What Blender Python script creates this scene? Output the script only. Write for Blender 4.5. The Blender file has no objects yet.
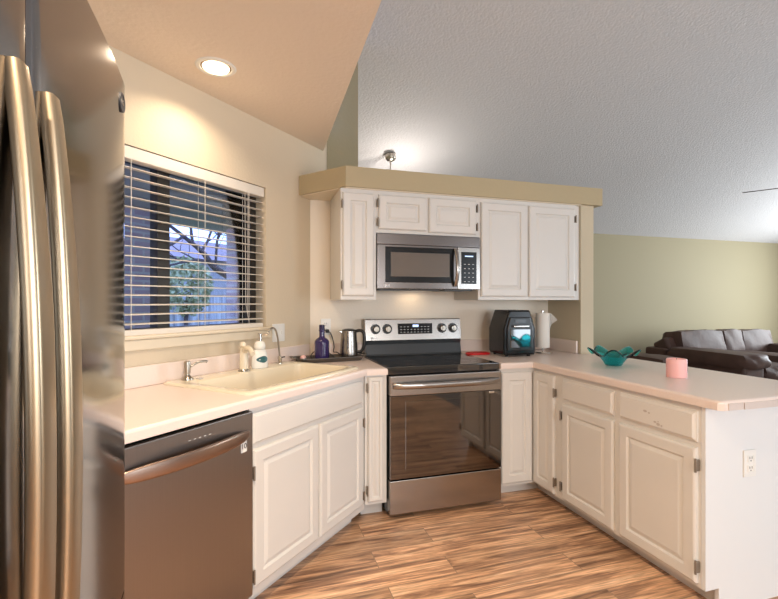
import bpy, bmesh, math, random
from mathutils import Vector, Matrix
random.seed(7)
C = bpy.context.scene.collection
PI = math.pi
S = 2 ** -0.5

# ---------------------------------------------------------------- camera
cam_data = bpy.data.cameras.new('camera')
cam = bpy.data.objects.new('camera', cam_data)
C.objects.link(cam)
cam.location = (0, 0, 1.3111)
cam.rotation_euler = (PI / 2, 0, -0.2964)
cam_data.sensor_width = 36
cam_data.lens = 449.09 / 778 * 36
cam_data.shift_y = 2.32 / 778
cam_data.clip_start = 0.02
bpy.context.scene.camera = cam

# ---------------------------------------------------------------- world, exposure
world = bpy.data.worlds.new('sky')
bpy.context.scene.world = world
world.use_nodes = True
bg = world.node_tree.nodes['Background']
bg.inputs[0].default_value = (0.36, 0.52, 1.0, 1)
bg.inputs[1].default_value = 3.3
vs = bpy.context.scene.view_settings
vs.view_transform = 'Standard'
vs.look = 'None'
vs.exposure = 0.5
vs.gamma = 1.0
vs.use_curve_mapping = False


def area(name, loc, rot, sx, sy, power, color, spread=PI, shape='RECTANGLE'):
    l = bpy.data.lights.new(name, 'AREA')
    l.shape = shape
    l.size = sx
    l.size_y = sy
    l.energy = power
    l.color = color
    l.spread = spread
    o = bpy.data.objects.new(name, l)
    C.objects.link(o)
    o.location = loc
    o.rotation_euler = rot
    return o


# daylight through the patio door behind the camera and the living room window, plus an added fill
area('patio_daylight', (5.5, -2.98, 1.15), (PI / 2, 0, 0), 2.4, 2.0, 85, (0.76, 0.88, 1.0))
area('living_daylight', (10.1, 3.6, 1.5), (0, PI / 2, 0), 1.5, 1.9, 200, (0.86, 0.94, 1.0))
area('added_front_fill', (1.3, -2.98, 1.5), (PI / 2, 0, 0), 1.5, 1.1, 70, (0.93, 0.97, 1.0))  # unseen source added behind the camera as neutral fill on the cabinet fronts


# ---------------------------------------------------------------- materials
def mat(name, col, rough=0.5, metal=0.0, **k):
    m = bpy.data.materials.new(name)
    m.use_nodes = True
    nt = m.node_tree
    b = nt.nodes['Principled BSDF']
    b.inputs['Base Color'].default_value = (*col, 1)
    b.inputs['Roughness'].default_value = rough
    b.inputs['Metallic'].default_value = metal
    for kk, v in k.items():
        if kk in ('noise', 'bump'):
            continue
        key = {'ior': 'IOR', 'trans': 'Transmission Weight', 'coat': 'Coat Weight', 'spec': 'Specular IOR Level',
               'aniso': 'Anisotropic', 'emit': 'Emission Strength', 'ecol': 'Emission Color', 'sss': 'Subsurface Weight',
               'alpha': 'Alpha'}[kk]
        b.inputs[key].default_value = v
    if 'noise' in k:      # (scale vector, amount) colour variation
        sc, amt = k['noise']
        tc = nt.nodes.new('ShaderNodeTexCoord')
        mp = nt.nodes.new('ShaderNodeMapping')
        mp.inputs['Scale'].default_value = sc
        nz = nt.nodes.new('ShaderNodeTexNoise')
        nz.inputs['Scale'].default_value = 1
        nz.inputs['Detail'].default_value = 5
        mx = nt.nodes.new('ShaderNodeMix')
        mx.data_type = 'RGBA'
        mx.inputs[6].default_value = (*[c * (1 - amt) for c in col], 1)
        mx.inputs[7].default_value = (*[min(1, c * (1 + amt)) for c in col], 1)
        nt.links.new(tc.outputs['Object'], mp.inputs[0])
        nt.links.new(mp.outputs[0], nz.inputs['Vector'])
        nt.links.new(nz.outputs[0], mx.inputs[0])
        nt.links.new(mx.outputs[2], b.inputs['Base Color'])
    if 'bump' in k:       # (scale vector, strength, distance)
        sc, st, di = k['bump']
        tc = nt.nodes.new('ShaderNodeTexCoord')
        mp = nt.nodes.new('ShaderNodeMapping')
        mp.inputs['Scale'].default_value = sc
        nz = nt.nodes.new('ShaderNodeTexNoise')
        nz.inputs['Scale'].default_value = 1
        nz.inputs['Detail'].default_value = 4
        bp = nt.nodes.new('ShaderNodeBump')
        bp.inputs['Strength'].default_value = st
        bp.inputs['Distance'].default_value = di
        nt.links.new(tc.outputs['Object'], mp.inputs[0])
        nt.links.new(mp.outputs[0], nz.inputs['Vector'])
        nt.links.new(nz.outputs[0], bp.inputs['Height'])
        nt.links.new(bp.outputs[0], b.inputs['Normal'])
    return m


M = {}
M['wall_cream'] = mat('wall_cream', (0.66, 0.56, 0.42), 0.7, bump=((60, 60, 60), 0.25, 0.004))
M['wall_back'] = mat('wall_cream_lifted', (0.86, 0.78, 0.67), 0.7, bump=((60, 60, 60), 0.25, 0.004))  # wall cream lightened in colour, in place of more light under the cabinets
M['wall_olive'] = mat('wall_olive', (0.34, 0.29, 0.18), 0.75, bump=((60, 60, 60), 0.2, 0.004))
M['ledge_tan'] = mat('ledge_tan', (0.47, 0.39, 0.245), 0.7, bump=((60, 60, 60), 0.2, 0.003))
M['ledge_light'] = mat('pillar_tan', (0.60, 0.52, 0.38), 0.7, bump=((60, 60, 60), 0.2, 0.003))
M['ceiling_warm'] = mat('ceiling_warm', (0.82, 0.71, 0.60), 0.8, bump=((45, 45, 45), 0.35, 0.006))
M['ceiling_white'] = mat('ceiling_white', (0.62, 0.60, 0.60), 0.85, bump=((48, 48, 48), 0.8, 0.010))
M['cabinet'] = mat('cabinet_white', (0.71, 0.685, 0.65), 0.38, noise=((3, 3, 3), 0.04))
M['cab_in'] = mat('cabinet_dark_kick', (0.50, 0.45, 0.39), 0.6)
M['counter'] = mat('counter_laminate', (0.80, 0.68, 0.62), 0.28, noise=((120, 120, 120), 0.05))
M['edge_strip'] = mat('worn_edge_strip', (0.60, 0.52, 0.48), 0.5, noise=((20, 20, 20), 0.1))
M['sink'] = mat('sink_enamel', (0.78, 0.70, 0.55), 0.18, coat=0.3)
M['steel'] = mat('stainless_steel', (0.38, 0.35, 0.325), 0.26, 1.0, aniso=0.4, noise=((2, 2, 220), 0.05))
M['steel_fridge'] = mat('stainless_fridge', (0.30, 0.29, 0.29), 0.12, 1.0, noise=((220, 220, 1.5), 0.03))
M['steel_dark'] = mat('stainless_dark', (0.34, 0.315, 0.305), 0.34, 1.0, aniso=0.4, noise=((300, 2, 2), 0.05))
M['chrome'] = mat('chrome', (0.75, 0.72, 0.68), 0.12, 1.0)
M['nickel'] = mat('brushed_nickel', (0.42, 0.38, 0.33), 0.28, 1.0)
M['bronze'] = mat('hinge_bronze', (0.27, 0.23, 0.19), 0.4, 0.7)
M['black_glass'] = mat('black_glass', (0.012, 0.012, 0.014), 0.05, 0.0, ior=2.1)
M['black_gloss'] = mat('black_gloss', (0.010, 0.010, 0.011), 0.22, spec=0.3)
M['black'] = mat('black_plastic', (0.012, 0.012, 0.013), 0.32)
M['charcoal'] = mat('charcoal_enamel', (0.045, 0.05, 0.055), 0.25)
M['ring'] = mat('burner_ring_print', (0.10, 0.10, 0.10), 0.2)
M['white'] = mat('white_plastic', (0.80, 0.79, 0.76), 0.35)
M['print_dark'] = mat('dark_print', (0.03, 0.03, 0.035), 0.5)
M['print_light'] = mat('light_print', (0.75, 0.75, 0.75), 0.4)
M['tinted_mirror'] = mat('tinted_oven_glass', (0.17, 0.16, 0.155), 0.05, 1.0)
M['tinted_mirror_light'] = mat('mirrored_microwave_glass', (0.42, 0.42, 0.48), 0.06, 1.0)
M['steel_bronze'] = mat('bronze_stainless', (0.20, 0.175, 0.165), 0.24, 1.0, noise=((2, 2, 300), 0.05))
M['dw_handle'] = mat('bronze_steel', (0.40, 0.28, 0.22), 0.33, 1.0)
M['handle_steel'] = mat('handle_steel', (0.44, 0.345, 0.235), 0.34, 1.0)
M['chip'] = mat('chipped_primer', (0.52, 0.46, 0.42), 0.6)
M['lcd'] = mat('lcd_digits', (0.1, 0.15, 0.3), 0.4, emit=1.2, ecol=(0.5, 0.65, 1, 1))
M['blind'] = mat('blind_white', (0.74, 0.69, 0.62), 0.45)
M['cream_trim'] = mat('cream_trim', (0.72, 0.63, 0.49), 0.5)
M['win_dark'] = mat('bronze_window_frame', (0.045, 0.038, 0.032), 0.4, 0.3)
M['paper'] = mat('paper_towel', (0.82, 0.78, 0.72), 0.9, bump=((150, 150, 150), 0.3, 0.002))
M['red'] = mat('red_silicone', (0.70, 0.015, 0.02), 0.4)
M['candle'] = mat('pink_wax', (0.95, 0.52, 0.50), 0.45, sss=0.2)
M['tray'] = mat('pewter_tray', (0.13, 0.115, 0.10), 0.4, 0.7)
M['purple'] = mat('purple_glass', (0.03, 0.018, 0.10), 0.08, coat=0.5, bump=((60, 60, 60), 0.4, 0.004))
M['purple_dark'] = mat('dark_purple_cap', (0.02, 0.015, 0.06), 0.2)
M['cord'] = mat('black_cord', (0.012, 0.012, 0.012), 0.5)
M['soap_white'] = mat('soap_bottle', (0.85, 0.83, 0.78), 0.25)
M['soap_label'] = mat('teal_label', (0.03, 0.12, 0.13), 0.3)
M['bisque'] = mat('bisque_enamel', (0.80, 0.71, 0.56), 0.2, coat=0.3)
M['leather'] = mat('brown_leather', (0.085, 0.048, 0.038), 0.55, spec=0.3, noise=((5, 5, 5), 0.35), bump=((9, 9, 9), 0.25, 0.02))
M['carpet'] = mat('grey_carpet', (0.22, 0.18, 0.15), 0.95, bump=((300, 300, 300), 0.6, 0.01))
M['white_paint'] = mat('white_paint', (0.74, 0.75, 0.76), 0.5)
M['brick_ext'] = mat('exterior_trim', (0.4, 0.37, 0.36), 0.8)
M['bark'] = mat('bark', (0.06, 0.045, 0.05), 0.9)
M['leaf'] = mat('leaf', (0.34, 0.36, 0.20), 0.7)
M['grass'] = mat('lawn', (0.12, 0.16, 0.06), 0.95, noise=((3, 3, 3), 0.4))
M['roof'] = mat('roof_shingle', (0.26, 0.20, 0.22), 0.9, noise=((4, 4, 9), 0.3))
M['siding'] = mat('pale_siding', (0.30, 0.29, 0.30), 0.8)
M['fan_dark'] = mat('dark_fan_blade', (0.05, 0.035, 0.03), 0.45)
M['lamp_glass'] = mat('frosted_lamp', (1, 0.9, 0.75), 0.5, emit=3.0, ecol=(1, 0.80, 0.55, 1))
M['can_inner'] = mat('can_baffle', (0.16, 0.11, 0.07), 0.5)

# teal translucent glass with a light see-through body
M['teal'] = mat('teal_glass', (0.03, 0.62, 0.66), 0.02, trans=1.0, ior=1.45)
# clear window pane
def pane_mat():
    m = bpy.data.materials.new('window_glass')
    m.use_nodes = True
    nt = m.node_tree
    nt.nodes.clear()
    out = nt.nodes.new('ShaderNodeOutputMaterial')
    tr = nt.nodes.new('ShaderNodeBsdfTransparent')
    tr.inputs[0].default_value = (0.93, 0.96, 1, 1)
    gl = nt.nodes.new('ShaderNodeBsdfGlossy')
    gl.inputs['Roughness'].default_value = 0.02
    fr = nt.nodes.new('ShaderNodeFresnel')
    fr.inputs[0].default_value = 1.45
    mx = nt.nodes.new('ShaderNodeMixShader')
    nt.links.new(fr.outputs[0], mx.inputs[0])
    nt.links.new(tr.outputs[0], mx.inputs[1])
    nt.links.new(gl.outputs[0], mx.inputs[2])
    nt.links.new(mx.outputs[0], out.inputs[0])
    return m
M['pane'] = pane_mat()


def floor_mat():
    m = bpy.data.materials.new('wood_look_planks')
    m.use_nodes = True
    nt = m.node_tree
    N, L = nt.nodes.new, nt.links.new
    b = nt.nodes['Principled BSDF']
    tc = N('ShaderNodeTexCoord')
    br = N('ShaderNodeTexBrick')
    br.offset = 0.37
    br.inputs['Color1'].default_value = (0, 0, 0, 1)
    br.inputs['Color2'].default_value = (1, 1, 1, 1)
    br.inputs['Mortar'].default_value = (0.5, 0.5, 0.5, 1)
    br.inputs['Scale'].default_value = 1
    br.inputs['Mortar Size'].default_value = 0.0022
    br.inputs['Mortar Smooth'].default_value = 0.1
    br.inputs['Brick Width'].default_value = 0.95
    br.inputs['Row Height'].default_value = 0.152
    L(tc.outputs['Object'], br.inputs['Vector'])
    # per plank offset of the grain
    sep = N('ShaderNodeSeparateXYZ')
    L(tc.outputs['Object'], sep.inputs[0])
    mul = N('ShaderNodeMath'); mul.operation = 'MULTIPLY'; mul.inputs[1].default_value = 37.0
    L(br.outputs['Color'], mul.inputs[0])
    cx = N('ShaderNodeMath'); cx.operation = 'MULTIPLY'; cx.inputs[1].default_value = 1.6
    L(sep.outputs[0], cx.inputs[0])
    cy = N('ShaderNodeMath'); cy.operation = 'MULTIPLY'; cy.inputs[1].default_value = 22.0
    L(sep.outputs[1], cy.inputs[0])
    cmb = N('ShaderNodeCombineXYZ')
    L(cx.outputs[0], cmb.inputs[0]); L(cy.outputs[0], cmb.inputs[1]); L(mul.outputs[0], cmb.inputs[2])
    nz = N('ShaderNodeTexNoise'); nz.inputs['Scale'].default_value = 1.0; nz.inputs['Detail'].default_value = 6
    nz.inputs['Roughness'].default_value = 0.62; nz.inputs['Distortion'].default_value = 0.9
    L(cmb.outputs[0], nz.inputs['Vector'])
    ramp = N('ShaderNodeValToRGB')
    e = ramp.color_ramp.elements
    e[0].position = 0.30; e[0].color = (0.13, 0.075, 0.05, 1)
    e[1].position = 0.72; e[1].color = (0.90, 0.62, 0.42, 1)
    for p, c in ((0.42, (0.34, 0.19, 0.115, 1)), (0.52, (0.62, 0.36, 0.21, 1)), (0.62, (0.76, 0.48, 0.29, 1))):
        q = e.new(p); q.color = c
    L(nz.outputs[0], ramp.inputs[0])
    cmb2 = N('ShaderNodeCombineXYZ')
    fx2 = N('ShaderNodeMath'); fx2.operation = 'MULTIPLY'; fx2.inputs[1].default_value = 7.0
    fy2 = N('ShaderNodeMath'); fy2.operation = 'MULTIPLY'; fy2.inputs[1].default_value = 110.0
    L(sep.outputs[0], fx2.inputs[0]); L(sep.outputs[1], fy2.inputs[0])
    L(fx2.outputs[0], cmb2.inputs[0]); L(fy2.outputs[0], cmb2.inputs[1]); L(mul.outputs[0], cmb2.inputs[2])
    nf = N('ShaderNodeTexNoise'); nf.inputs['Scale'].default_value = 1.0; nf.inputs['Detail'].default_value = 5
    L(cmb2.outputs[0], nf.inputs['Vector'])
    fin = N('ShaderNodeMapRange'); fin.inputs[1].default_value = 0.3; fin.inputs[2].default_value = 0.65; fin.inputs[3].default_value = 0.55; fin.inputs[4].default_value = 1.15
    L(nf.outputs[0], fin.inputs[0])
    gm = N('ShaderNodeMix'); gm.data_type = 'RGBA'; gm.blend_type = 'MULTIPLY'; gm.inputs[0].default_value = 1
    L(ramp.outputs[0], gm.inputs[6]); L(fin.outputs[0], gm.inputs[7])
    # plank brightness
    mr = N('ShaderNodeMapRange'); mr.inputs[3].default_value = 0.82; mr.inputs[4].default_value = 1.3
    L(br.outputs['Color'], mr.inputs[0])
    mm = N('ShaderNodeMix'); mm.data_type = 'RGBA'; mm.blend_type = 'MULTIPLY'; mm.inputs[0].default_value = 1
    L(gm.outputs[2], mm.inputs[6]); L(mr.outputs[0], mm.inputs[7])
    mo = N('ShaderNodeMix'); mo.data_type = 'RGBA'
    mo.inputs[7].default_value = (0.30, 0.20, 0.13, 1)
    L(br.outputs['Fac'], mo.inputs[0]); L(mm.outputs[2], mo.inputs[6])
    L(mo.outputs[2], b.inputs['Base Color'])
    b.inputs['Roughness'].default_value = 0.32
    bp = N('ShaderNodeBump'); bp.inputs['Strength'].default_value = 0.15; bp.inputs['Distance'].default_value = 0.004
    L(nz.outputs[0], bp.inputs['Height']); L(bp.outputs[0], b.inputs['Normal'])
    return m
M['floor'] = floor_mat()


def brick_mat():
    m = bpy.data.materials.new('exterior_brick')
    m.use_nodes = True
    nt = m.node_tree
    N, L = nt.nodes.new, nt.links.new
    b = nt.nodes['Principled BSDF']
    tc = N('ShaderNodeTexCoord')
    mp = N('ShaderNodeMapping'); mp.inputs['Rotation'].default_value = (PI / 2, 0, 0)
    br = N('ShaderNodeTexBrick')
    br.inputs['Color1'].default_value = (0.56, 0.42, 0.48, 1)
    br.inputs['Color2'].default_value = (0.68, 0.54, 0.58, 1)
    br.inputs['Mortar'].default_value = (0.7, 0.66, 0.66, 1)
    br.inputs['Scale'].default_value = 1
    br.inputs['Mortar Size'].default_value = 0.012
    br.inputs['Brick Width'].default_value = 0.22
    br.inputs['Row Height'].default_value = 0.085
    L(tc.outputs['Object'], mp.inputs[0]); L(mp.outputs[0], br.inputs['Vector'])
    L(br.outputs['Color'], b.inputs['Base Color'])
    b.inputs['Roughness'].default_value = 0.9
    return m
M['brick'] = brick_mat()


def fence_mat():
    m = bpy.data.materials.new('weathered_fence')
    m.use_nodes = True
    nt = m.node_tree
    N, L = nt.nodes.new, nt.links.new
    b = nt.nodes['Principled BSDF']
    tc = N('ShaderNodeTexCoord')
    mp = N('ShaderNodeMapping'); mp.inputs['Scale'].default_value = (9, 9, 0.6)
    nz = N('ShaderNodeTexNoise'); nz.inputs['Scale'].default_value = 1; nz.inputs['Detail'].default_value = 4
    rp = N('ShaderNodeValToRGB')
    rp.color_ramp.elements[0].position = 0.35; rp.color_ramp.elements[0].color = (0.22, 0.22, 0.24, 1)
    rp.color_ramp.elements[1].position = 0.65; rp.color_ramp.elements[1].color = (0.52, 0.52, 0.54, 1)
    L(tc.outputs['Object'], mp.inputs[0]); L(mp.outputs[0], nz.inputs['Vector']); L(nz.outputs[0], rp.inputs[0])
    L(rp.outputs[0], b.inputs['Base Color'])
    b.inputs['Roughness'].default_value = 0.9
    return m
M['fence'] = fence_mat()


# ---------------------------------------------------------------- mesh helpers
def BM():
    return bmesh.new()


def box(bm, x0, y0, z0, x1, y1, z1, bev=0.0, seg=2):
    r = bmesh.ops.create_cube(bm, size=1)
    vs_ = r['verts']
    for v in vs_:
        v.co = Vector(((x0 + x1) / 2 + v.co.x * (x1 - x0), (y0 + y1) / 2 + v.co.y * (y1 - y0), (z0 + z1) / 2 + v.co.z * (z1 - z0)))
    if bev > 0:
        es = list({e for v in vs_ for e in v.link_edges})
        bmesh.ops.bevel(bm, geom=es, offset=bev, segments=seg, affect='EDGES', profile=0.5)
    return bm


def ring_faces(bm, a, b, closed=True):
    n = len(a)
    for i in range(n if closed else n - 1):
        j = (i + 1) % n
        try:
            bm.faces.new((a[i], a[j], b[j], b[i]))
        except ValueError:
            pass


def lathe(bm, prof, c=(0, 0, 0), seg=32, axis='Z', cap=True):
    """prof: list of (r, h)."""
    rings = []
    for r, h in prof:
        ring = []
        for i in range(seg):
            a = 2 * PI * i / seg
            if axis == 'Z':
                p = (c[0] + r * math.cos(a), c[1] + r * math.sin(a), c[2] + h)
            elif axis == 'Y':
                p = (c[0] + r * math.cos(a), c[1] + h, c[2] + r * math.sin(a))
            else:
                p = (c[0] + h, c[1] + r * math.cos(a), c[2] + r * math.sin(a))
            ring.append(bm.verts.new(p))
        rings.append(ring)
    for a, b in zip(rings, rings[1:]):
        ring_faces(bm, a, b)
    if cap:
        for rg in (rings[0], rings[-1]):
            bm.faces.new(rg)
    return bm


def tube(bm, pts, r, seg=10, rs=None, flat=1.0):
    pts = [Vector(p) for p in pts]
    rings = []
    up = Vector((0, 0, 1))
    prev = None
    for i, p in enumerate(pts):
        if i == 0:
            t = pts[1] - p
        elif i == len(pts) - 1:
            t = p - pts[i - 1]
        else:
            t = (pts[i + 1] - p).normalized() + (p - pts[i - 1]).normalized()
        t.normalize()
        if prev is None:
            a = t.cross(up)
            if a.length < 1e-3:
                a = t.cross(Vector((1, 0, 0)))
        else:
            a = prev - t * prev.dot(t)
        a.normalize()
        prev = a
        b = t.cross(a)
        rr = rs[i] if rs else r
        rings.append([bm.verts.new(p + a * rr * math.cos(2 * PI * k / seg) + b * rr * flat * math.sin(2 * PI * k / seg)) for k in range(seg)])
    for a, b in zip(rings, rings[1:]):
        ring_faces(bm, a, b)
    bm.faces.new(rings[0]); bm.faces.new(rings[-1])
    return bm


def smooth_path(pts, n=6):
    """Catmull-Rom."""
    P = [Vector(p) for p in pts]
    out = []
    for i in range(len(P) - 1):
        p0 = P[max(i - 1, 0)]; p1 = P[i]; p2 = P[i + 1]; p3 = P[min(i + 2, len(P) - 1)]
        for k in range(n):
            t = k / n
            out.append(0.5 * ((2 * p1) + (p2 - p0) * t + (2 * p0 - 5 * p1 + 4 * p2 - p3) * t * t + (3 * p1 - p0 - 3 * p2 + p3) * t ** 3))
    out.append(P[-1])
    return out


def prism(bm, poly, z0, z1):
    lo = [bm.verts.new((x, y, z0)) for x, y in poly]
    hi = [bm.verts.new((x, y, z1)) for x, y in poly]
    ring_faces(bm, lo, hi)
    bm.faces.new(lo); bm.faces.new(hi)
    return bm


def offset_poly(poly, d):
    """inset of a CCW polygon by d."""
    n = len(poly); out = []
    for i in range(n):
        a, b, c = Vector(poly[i - 1]), Vector(poly[i]), Vector(poly[(i + 1) % n])
        e1 = (b - a).normalized(); e2 = (c - b).normalized()
        n1 = Vector((-e1.y, e1.x)); n2 = Vector((-e2.y, e2.x))
        k = n1 + n2
        k = k / max(0.2, k.dot(n1))
        out.append((b.x + k.x * d, b.y + k.y * d))
    return out


def slab_round(bm, poly, z0, z1, r=0.012, hole=None):
    """counter slab: CCW outline, rounded top edge, optional hole (list of xy)."""
    loops = []
    for d, z in ((0, z0), (0, z1 - r), (r * 0.13, z1 - r * 0.5), (r * 0.5, z1 - r * 0.13), (r, z1)):
        loops.append([bm.verts.new((x, y, z)) for x, y in offset_poly(poly, d)])
    for a, b in zip(loops, loops[1:]):
        ring_faces(bm, a, b)
    for loop, z in ((loops[-1], z1), (loops[0], z0)):
        if hole:
            hv = [bm.verts.new((x, y, z)) for x, y in hole]
            es = []
            for lp in (loop, hv):
                for i in range(len(lp)):
                    e = bm.edges.get((lp[i], lp[(i + 1) % len(lp)])) or bm.edges.new((lp[i], lp[(i + 1) % len(lp)]))
                    es.append(e)
            bmesh.ops.triangle_fill(bm, use_beauty=True, edges=es)
            if z == z1:
                top_h = hv
            else:
                ring_faces(bm, top_h, hv)
        else:
            bm.faces.new(loop)
    return bm


def link(name, bm, m, parent=None, smooth=None):
    bmesh.ops.recalc_face_normals(bm, faces=bm.faces)
    me = bpy.data.meshes.new(name)
    bm.to_mesh(me); bm.free()
    me.materials.append(m if not isinstance(m, str) else M[m])
    if smooth is not None:
        for p in me.polygons:
            p.use_smooth = True
        me.set_sharp_from_angle(angle=math.radians(smooth))
    o = bpy.data.objects.new(name, me)
    C.objects.link(o)
    if smooth is not None and smooth <= 40:
        wn = o.modifiers.new('normals', 'WEIGHTED_NORMAL'); wn.keep_sharp = True; wn.weight = 80
    if parent:
        o.parent = parent
    return o


def tag(o, label, cat, group=None):
    o['label'] = label; o['category'] = cat
    if group: o['group'] = group
    return o


def thing(name, label, cat, loc=(0, 0, 0), rz=0, group=None):
    o = bpy.data.objects.new(name, None)
    o.empty_display_size = 0.1
    C.objects.link(o)
    o.location = loc; o.rotation_euler = (0, 0, rz)
    return tag(o, label, cat, group)


def struct(name, bm, m, parent=None, smooth=None):
    o = link(name, bm, m, parent, smooth)
    if not parent: o['kind'] = 'structure'
    return o


def dup_tree(o, parent=None):
    c = o.copy(); C.objects.link(c)
    if parent: c.parent = parent
    for ch in list(o.children):
        dup_tree(ch, c)
    return c


def text(s, size, parent, loc, rot, m, name='lettering', ext=0.0004):
    cu = bpy.data.curves.new('t', 'FONT')
    cu.body = s; cu.size = size; cu.extrude = ext
    cu.align_x = 'CENTER'; cu.align_y = 'CENTER'
    to = bpy.data.objects.new('t', cu)
    C.objects.link(to)
    dg = bpy.context.evaluated_depsgraph_get()
    me = bpy.data.meshes.new_from_object(to.evaluated_get(dg))
    bpy.data.objects.remove(to)
    me.name = name
    me.materials.clear(); me.materials.append(M[m])
    o = bpy.data.objects.new(name, me)
    C.objects.link(o)
    o.parent = parent; o.location = loc; o.rotation_euler = rot
    return o


def rect_loops(bm, x0, z0, x1, z1, steps, back):
    """front facing -y: steps = [(inset, y)], back = y of the open back."""
    loops = []
    for ins, y in [(0, back)] + steps:
        loops.append([bm.verts.new(p) for p in ((x0 + ins, y, z0 + ins), (x1 - ins, y, z0 + ins), (x1 - ins, y, z1 - ins), (x0 + ins, y, z1 - ins))])
    for a, b in zip(loops, loops[1:]):
        ring_faces(bm, a, b)
    bm.faces.new(loops[-1]); bm.faces.new(loops[0])
    return bm


def panel_door(bm, x0, z0, x1, z1, y=0.0, rail=None):
    w = x1 - x0
    r = rail or min(0.052, w * 0.24)
    return rect_loops(bm, x0, z0, x1, z1,
                      [(0, y - 0.010), (0.004, y - 0.016), (0.010, y - 0.019), (r, y - 0.019), (r + 0.007, y - 0.010), (r + 0.012, y - 0.010),
                       (r + 0.030, y - 0.0175)], y)


def slab_front(bm, x0, z0, x1, z1, y=0.0):
    return rect_loops(bm, x0, z0, x1, z1, [(0, y - 0.007), (0.006, y - 0.009), (0.015, y - 0.018)], y)


def hinge(bm, x, z, y=0.0):
    box(bm, x - 0.004, y - 0.022, z - 0.024, x + 0.004, y - 0.0005, z + 0.024, 0.002, 1)
    lathe(bm, [(0.0045, -0.029), (0.0045, 0.029)], (x, y - 0.023, z), 10)


def add_hinges(door, x, zs, y=0.0):
    for z in zs:
        h = BM(); hinge(h, x, z, y); link('hinge', h, 'bronze', door, 40)


WROT = PI / 4                      # the sink run stands at 45 degrees


def W(n, s, z=0.0):                # n metres along the room-side normal, s metres along the run
    return ((n + s) * S, (s - n) * S, z)


def Wxy(n, s):
    return ((n + s) * S, (s - n) * S)


NW, NF = -2.016, -1.388            # window wall plane and sink cabinet face
YB, YF = 3.25, 2.600               # back wall plane and cabinet face
XP = 1.813                         # peninsula face

# ================================================================ SETTING
b = BM(); box(b, -1.15, -3.2, -0.06, 2.46, 3.40, 0.0)
struct('floor', b, 'floor')
b = BM()
prism(b, [(2.46, -3.2), (10.4, -3.2), (10.4, 6.25), (0.65, 6.25), (0.65, 3.40), (2.46, 3.40)], -0.06, 0.0)
struct('floor_carpet', b, 'carpet')

# window wall, with its opening (built in its own frame: x along the run, y outwards)
S0, S1, ZB, ZT = 0.76, 2.136, 1.135, 2.03
wr = BM()
T = 0.16
box(wr, 0.66, 0, 0, S0, T, 2.60)
box(wr, S1, 0, 0, 2.93, T, 2.60)
box(wr, S0, 0, 0, S1, T, ZB)
box(wr, S0, 0, ZT, S1, T, 2.60)
o = struct('wall_window', wr, 'wall_cream')
o.location = W(NW, 0); o.rotation_euler = (0, 0, WROT)

# partial-height back wall, pillar at its right end
b = BM(); box(b, 0.401, YB, 0, 2.52, YB + 0.12, 2.05)
struct('wall_back', b, 'wall_back')
b = BM(); box(b, 2.402, 2.852, 0, 2.52, YB - 0.0005, 2.05)
struct('wall_pillar', b, 'ledge_light')
b = BM(); box(b, 0.545, 3.39, 2.0, 0.785, 3.50, 4.0)
struct('wall_stub', b, 'wall_olive')
b = BM(); box(b, 0.665, 3.50, 0, 0.785, 6.1, 4.0)
struct('wall_living_left', b, 'wall_olive')
b = BM(); box(b, 0.665, 6.1, 0, 10.4, 6.25, 2.6)
struct('wall_far', b, 'wall_olive')
b = BM(); box(b, 10.25, -3.2, 0, 10.4, 6.25, 4.2)
struct('wall_right', b, 'wall_olive')
b = BM(); box(b, -1.15, -3.2, 0, 10.4, -3.05, 2.6)
struct('wall_behind', b, 'wall_cream')
b = BM(); box(b, -1.15, -3.2, 0, -1.0, 1.83, 2.60)
struct('wall_fridge', b, 'wall_cream')

# plant ledge over the cabinets
led = [(0.312, 3.158), (0.575, 2.83), (2.585, 2.83), (2.585, 3.47), (0.625, 3.47)]
b = BM(); prism(b, led, 2.052, 2.183)
struct('trim_ledge', b, 'ledge_tan')
b = BM(); prism(b, [(0.325, 3.166), (0.578, 2.842), (2.40, 2.842), (2.40, 3.25), (0.402, 3.25)], 2.044, 2.0515)
struct('trim_ledge_soffit', b, 'cream_trim')

# flat kitchen ceiling and the vaulted living-room ceiling
b = BM(); prism(b, [(0.42, -3.1), (0.42, 0.0), (0.512, 3.363), (-1.0, 1.851), (-1.0, -3.1)], 2.44, 2.60)
struct('ceiling_kitchen', b, 'ceiling_warm')
RY, RZ, ME = 1.5, 2.44 + 0.33 * 4.6, 0.33
b = BM()
for (ya, za, yb, zb) in ((6.1, 2.44, RY, RZ), (RY, RZ, -3.1, 2.44)):
    v = [b.verts.new(p) for p in ((0.43, ya, za), (10.3, ya, za), (10.3, yb, zb), (0.43, yb, zb),
                                  (0.43, ya, za + 0.1), (10.3, ya, za + 0.1), (10.3, yb, zb + 0.1), (0.43, yb, zb + 0.1))]
    for f in ((0, 1, 2, 3), (4, 5, 6, 7), (0, 1, 5, 4), (2, 3, 7, 6), (0, 3, 7, 4), (1, 2, 6, 5)):
        b.faces.new([v[i] for i in f])
struct('ceiling_vault', b, 'ceiling_white')
b = BM()
v = []
for x in (0.30, 0.40):
    v.append([b.verts.new((x, y, z)) for y, z in ((-3.1, 2.601), (3.2, 2.601), (3.2, 3.45), (RY, RZ + 0.1), (-3.1, 2.62))])
ring_faces(b, v[0], v[1]); b.faces.new(v[0]); b.faces.new(v[1])
struct('wall_over_kitchen', b, 'wall_olive')

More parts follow.
